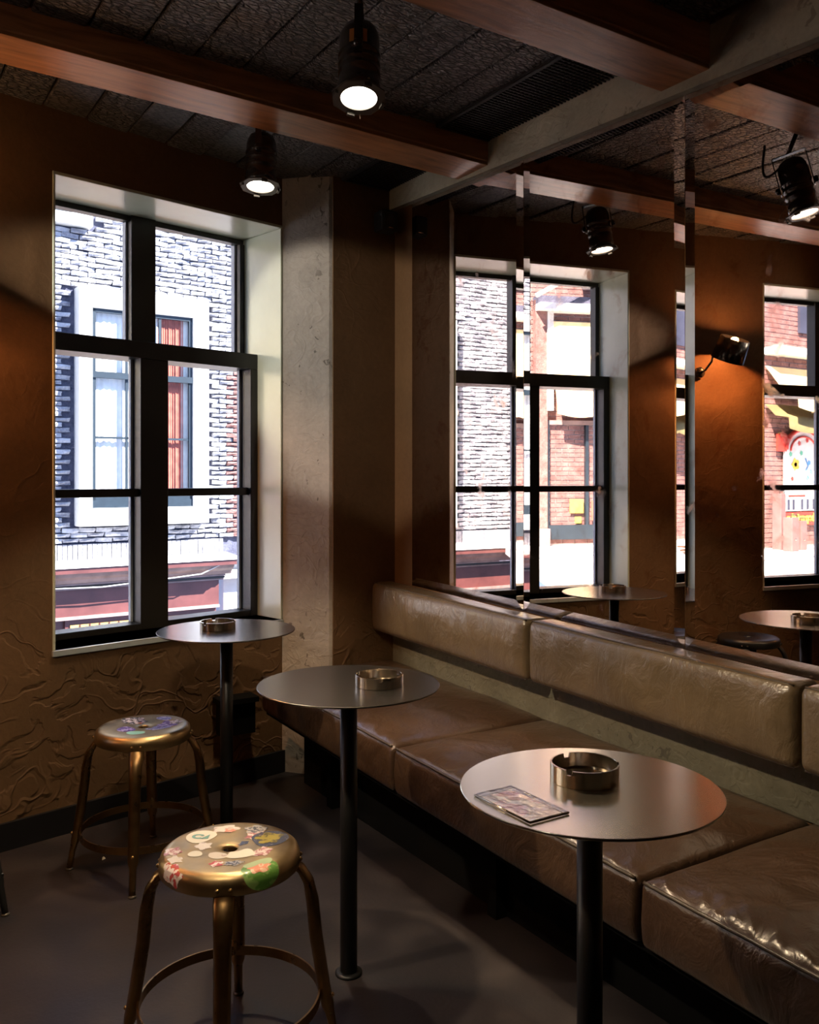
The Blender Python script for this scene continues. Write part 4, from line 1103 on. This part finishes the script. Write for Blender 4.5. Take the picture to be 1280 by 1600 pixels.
def disc(x, z, r_, m_, nm='painted_flower', n=14):
    pts = [(x + r_ * (1 + .22 * math.cos(5 * a)) * math.cos(a), z + r_ * (1 + .22 * math.cos(5 * a)) * math.sin(a)) for a in [2 * math.pi * k / n for k in range(n)]]
    return MB().prism(pts, 0.031, 0.036, RX).build(nm, m_, sg)
bluep = plain('blue_paint', (0.12, 0.35, 0.65), 0.5); greenp = plain('green_paint', (0.15, 0.5, 0.3), 0.5); whitep = M['white']
disc(0.20, 0.72, 0.09, M['yellow']); disc(0.20, 0.72, 0.035, M['red'])
for x, z, m_ in ((0.32, 0.88, greenp), (0.05, 0.9, greenp), (-0.15, 0.75, bluep), (-0.2, 0.6, bluep), (-0.1, 0.5, bluep), (0.28, 0.5, M['red']), (-0.30, 0.45, bluep), (0.1, 1.05, M['red']), (-0.1, 1.1, M['red'])):
    disc(x, z, 0.035, m_)
MB().tube([(-0.05, -0.034, 0.82), (-0.12, -0.034, 0.7), (-0.06, -0.034, 0.62), (-0.14, -0.034, 0.5)], 0.010, 6).build('painted_stroke', bluep, sg)
MB().box(-0.05, 0.38, -0.036, -0.031, 0.33, 0.36).build('painted_stroke', M['red'], sg)
MB().box(-0.05, 0.38, -0.036, -0.031, 0.22, 0.25).build('painted_stroke', M['red'], sg)
mb = MB()
for x in (-0.40, -0.30, -0.14, 0.0, 0.22, 0.34): mb.box(x, x + 0.06, -0.036, -0.031, 0.02, 0.18)
mb.build('striped_foot', M['slate'], sg)
MB().box(-0.62, 0.62, -0.05, -0.02, -0.22, -0.02).build('banner', M['red'], sg)
MB().box(0.44, 0.66, -0.05, -0.02, 0.92, 1.18).build('side_plate', M['red'], sg)
for k in range(12):
    disc(0.55 + 0.06 * math.sin(k * 2.4), 0.98 + 0.018 * k, 0.026, M['yellow'], 'yellow_letter')
for k in range(8): disc(-0.50 + 0.04 * math.sin(k * 2.4), 0.55 + 0.09 * k, 0.028, M['yellow'], 'yellow_letter')
def text(body, size, m_, parent, loc, flip=False):
    cu = bpy.data.curves.new('letters', 'FONT'); cu.body = body; cu.size = size; cu.extrude = 0.004; cu.align_x = 'CENTER'; cu.align_y = 'CENTER'; cu.offset = 0.006
    tmp = bpy.data.objects.new('tmp_letters', cu); col.objects.link(tmp)
    me = bpy.data.meshes.new_from_object(tmp.evaluated_get(bpy.context.evaluated_depsgraph_get()))
    bpy.data.objects.remove(tmp); me.materials.clear(); me.materials.append(m_)
    o = bpy.data.objects.new('lettering', me); col.objects.link(o); o.parent = parent; o.location = loc; o.rotation_euler = (R(90), 0, 0)
    return o
text('sibbepgnizike', 0.17, M['yellow'], sg, (0, -0.056, -0.11))
def street_box(x, y, h, wd, label):
    r_ = tag(empty('metal_cabinet', (x, y, 0.15)), label, 'box', 'dusty pink cabinets by the painted sign')
    MB().box(-wd / 2, wd / 2, -0.08, 0.08, 0, h).build('body', M['pink'], r_, bevel=0.012)
    MB().tube([(-wd / 2 + .01, -0.05, h), (-wd / 2 + .01, -0.05, h + 0.04), (wd / 2 - .01, -0.05, h + 0.04), (wd / 2 - .01, -0.05, h)], 0.008, 8).build('handle', M['frame'], r_)
    MB().lathe([(0.016, 0), (0.016, 0.006)], 12, Matrix.Translation((0, -0.08, h * .35)) @ Matrix.Rotation(R(90), 4, 'X')).build('lock', M['steel'], r_)
street_box(-7.80, 8.15, 0.50, 0.17, 'dusty pink metal cabinet standing on the terrace, nearer the shop corner')
street_box(-8.16, 8.25, 0.44, 0.15, 'dusty pink metal cabinet standing under the red banner')
street_box(-7.90, 8.42, 0.85, 0.12, 'tall pale metal cabinet behind the two lower ones')
P = [(-8.45 + 0.12 * math.sin(k * .9), 8.2 - k * 0.12, 0.165) for k in range(10)]
tag(MB().tube(P, 0.012, 6).build('white_cable', M['white']), 'white cable lying loose on the terrace in front of the sign', 'cable')
P = [(-7.3 + 0.30 * math.sin(k * 1.3) * math.cos(k * .4), 7.0 + 0.22 * math.cos(k * 1.7), 0.165 + 0.006 * k) for k in range(22)]
tag(MB().tube(P, 0.012, 6).build('rusty_wire', M['wire']), 'tangled rusty wire lying on the sunlit terrace', 'wire')
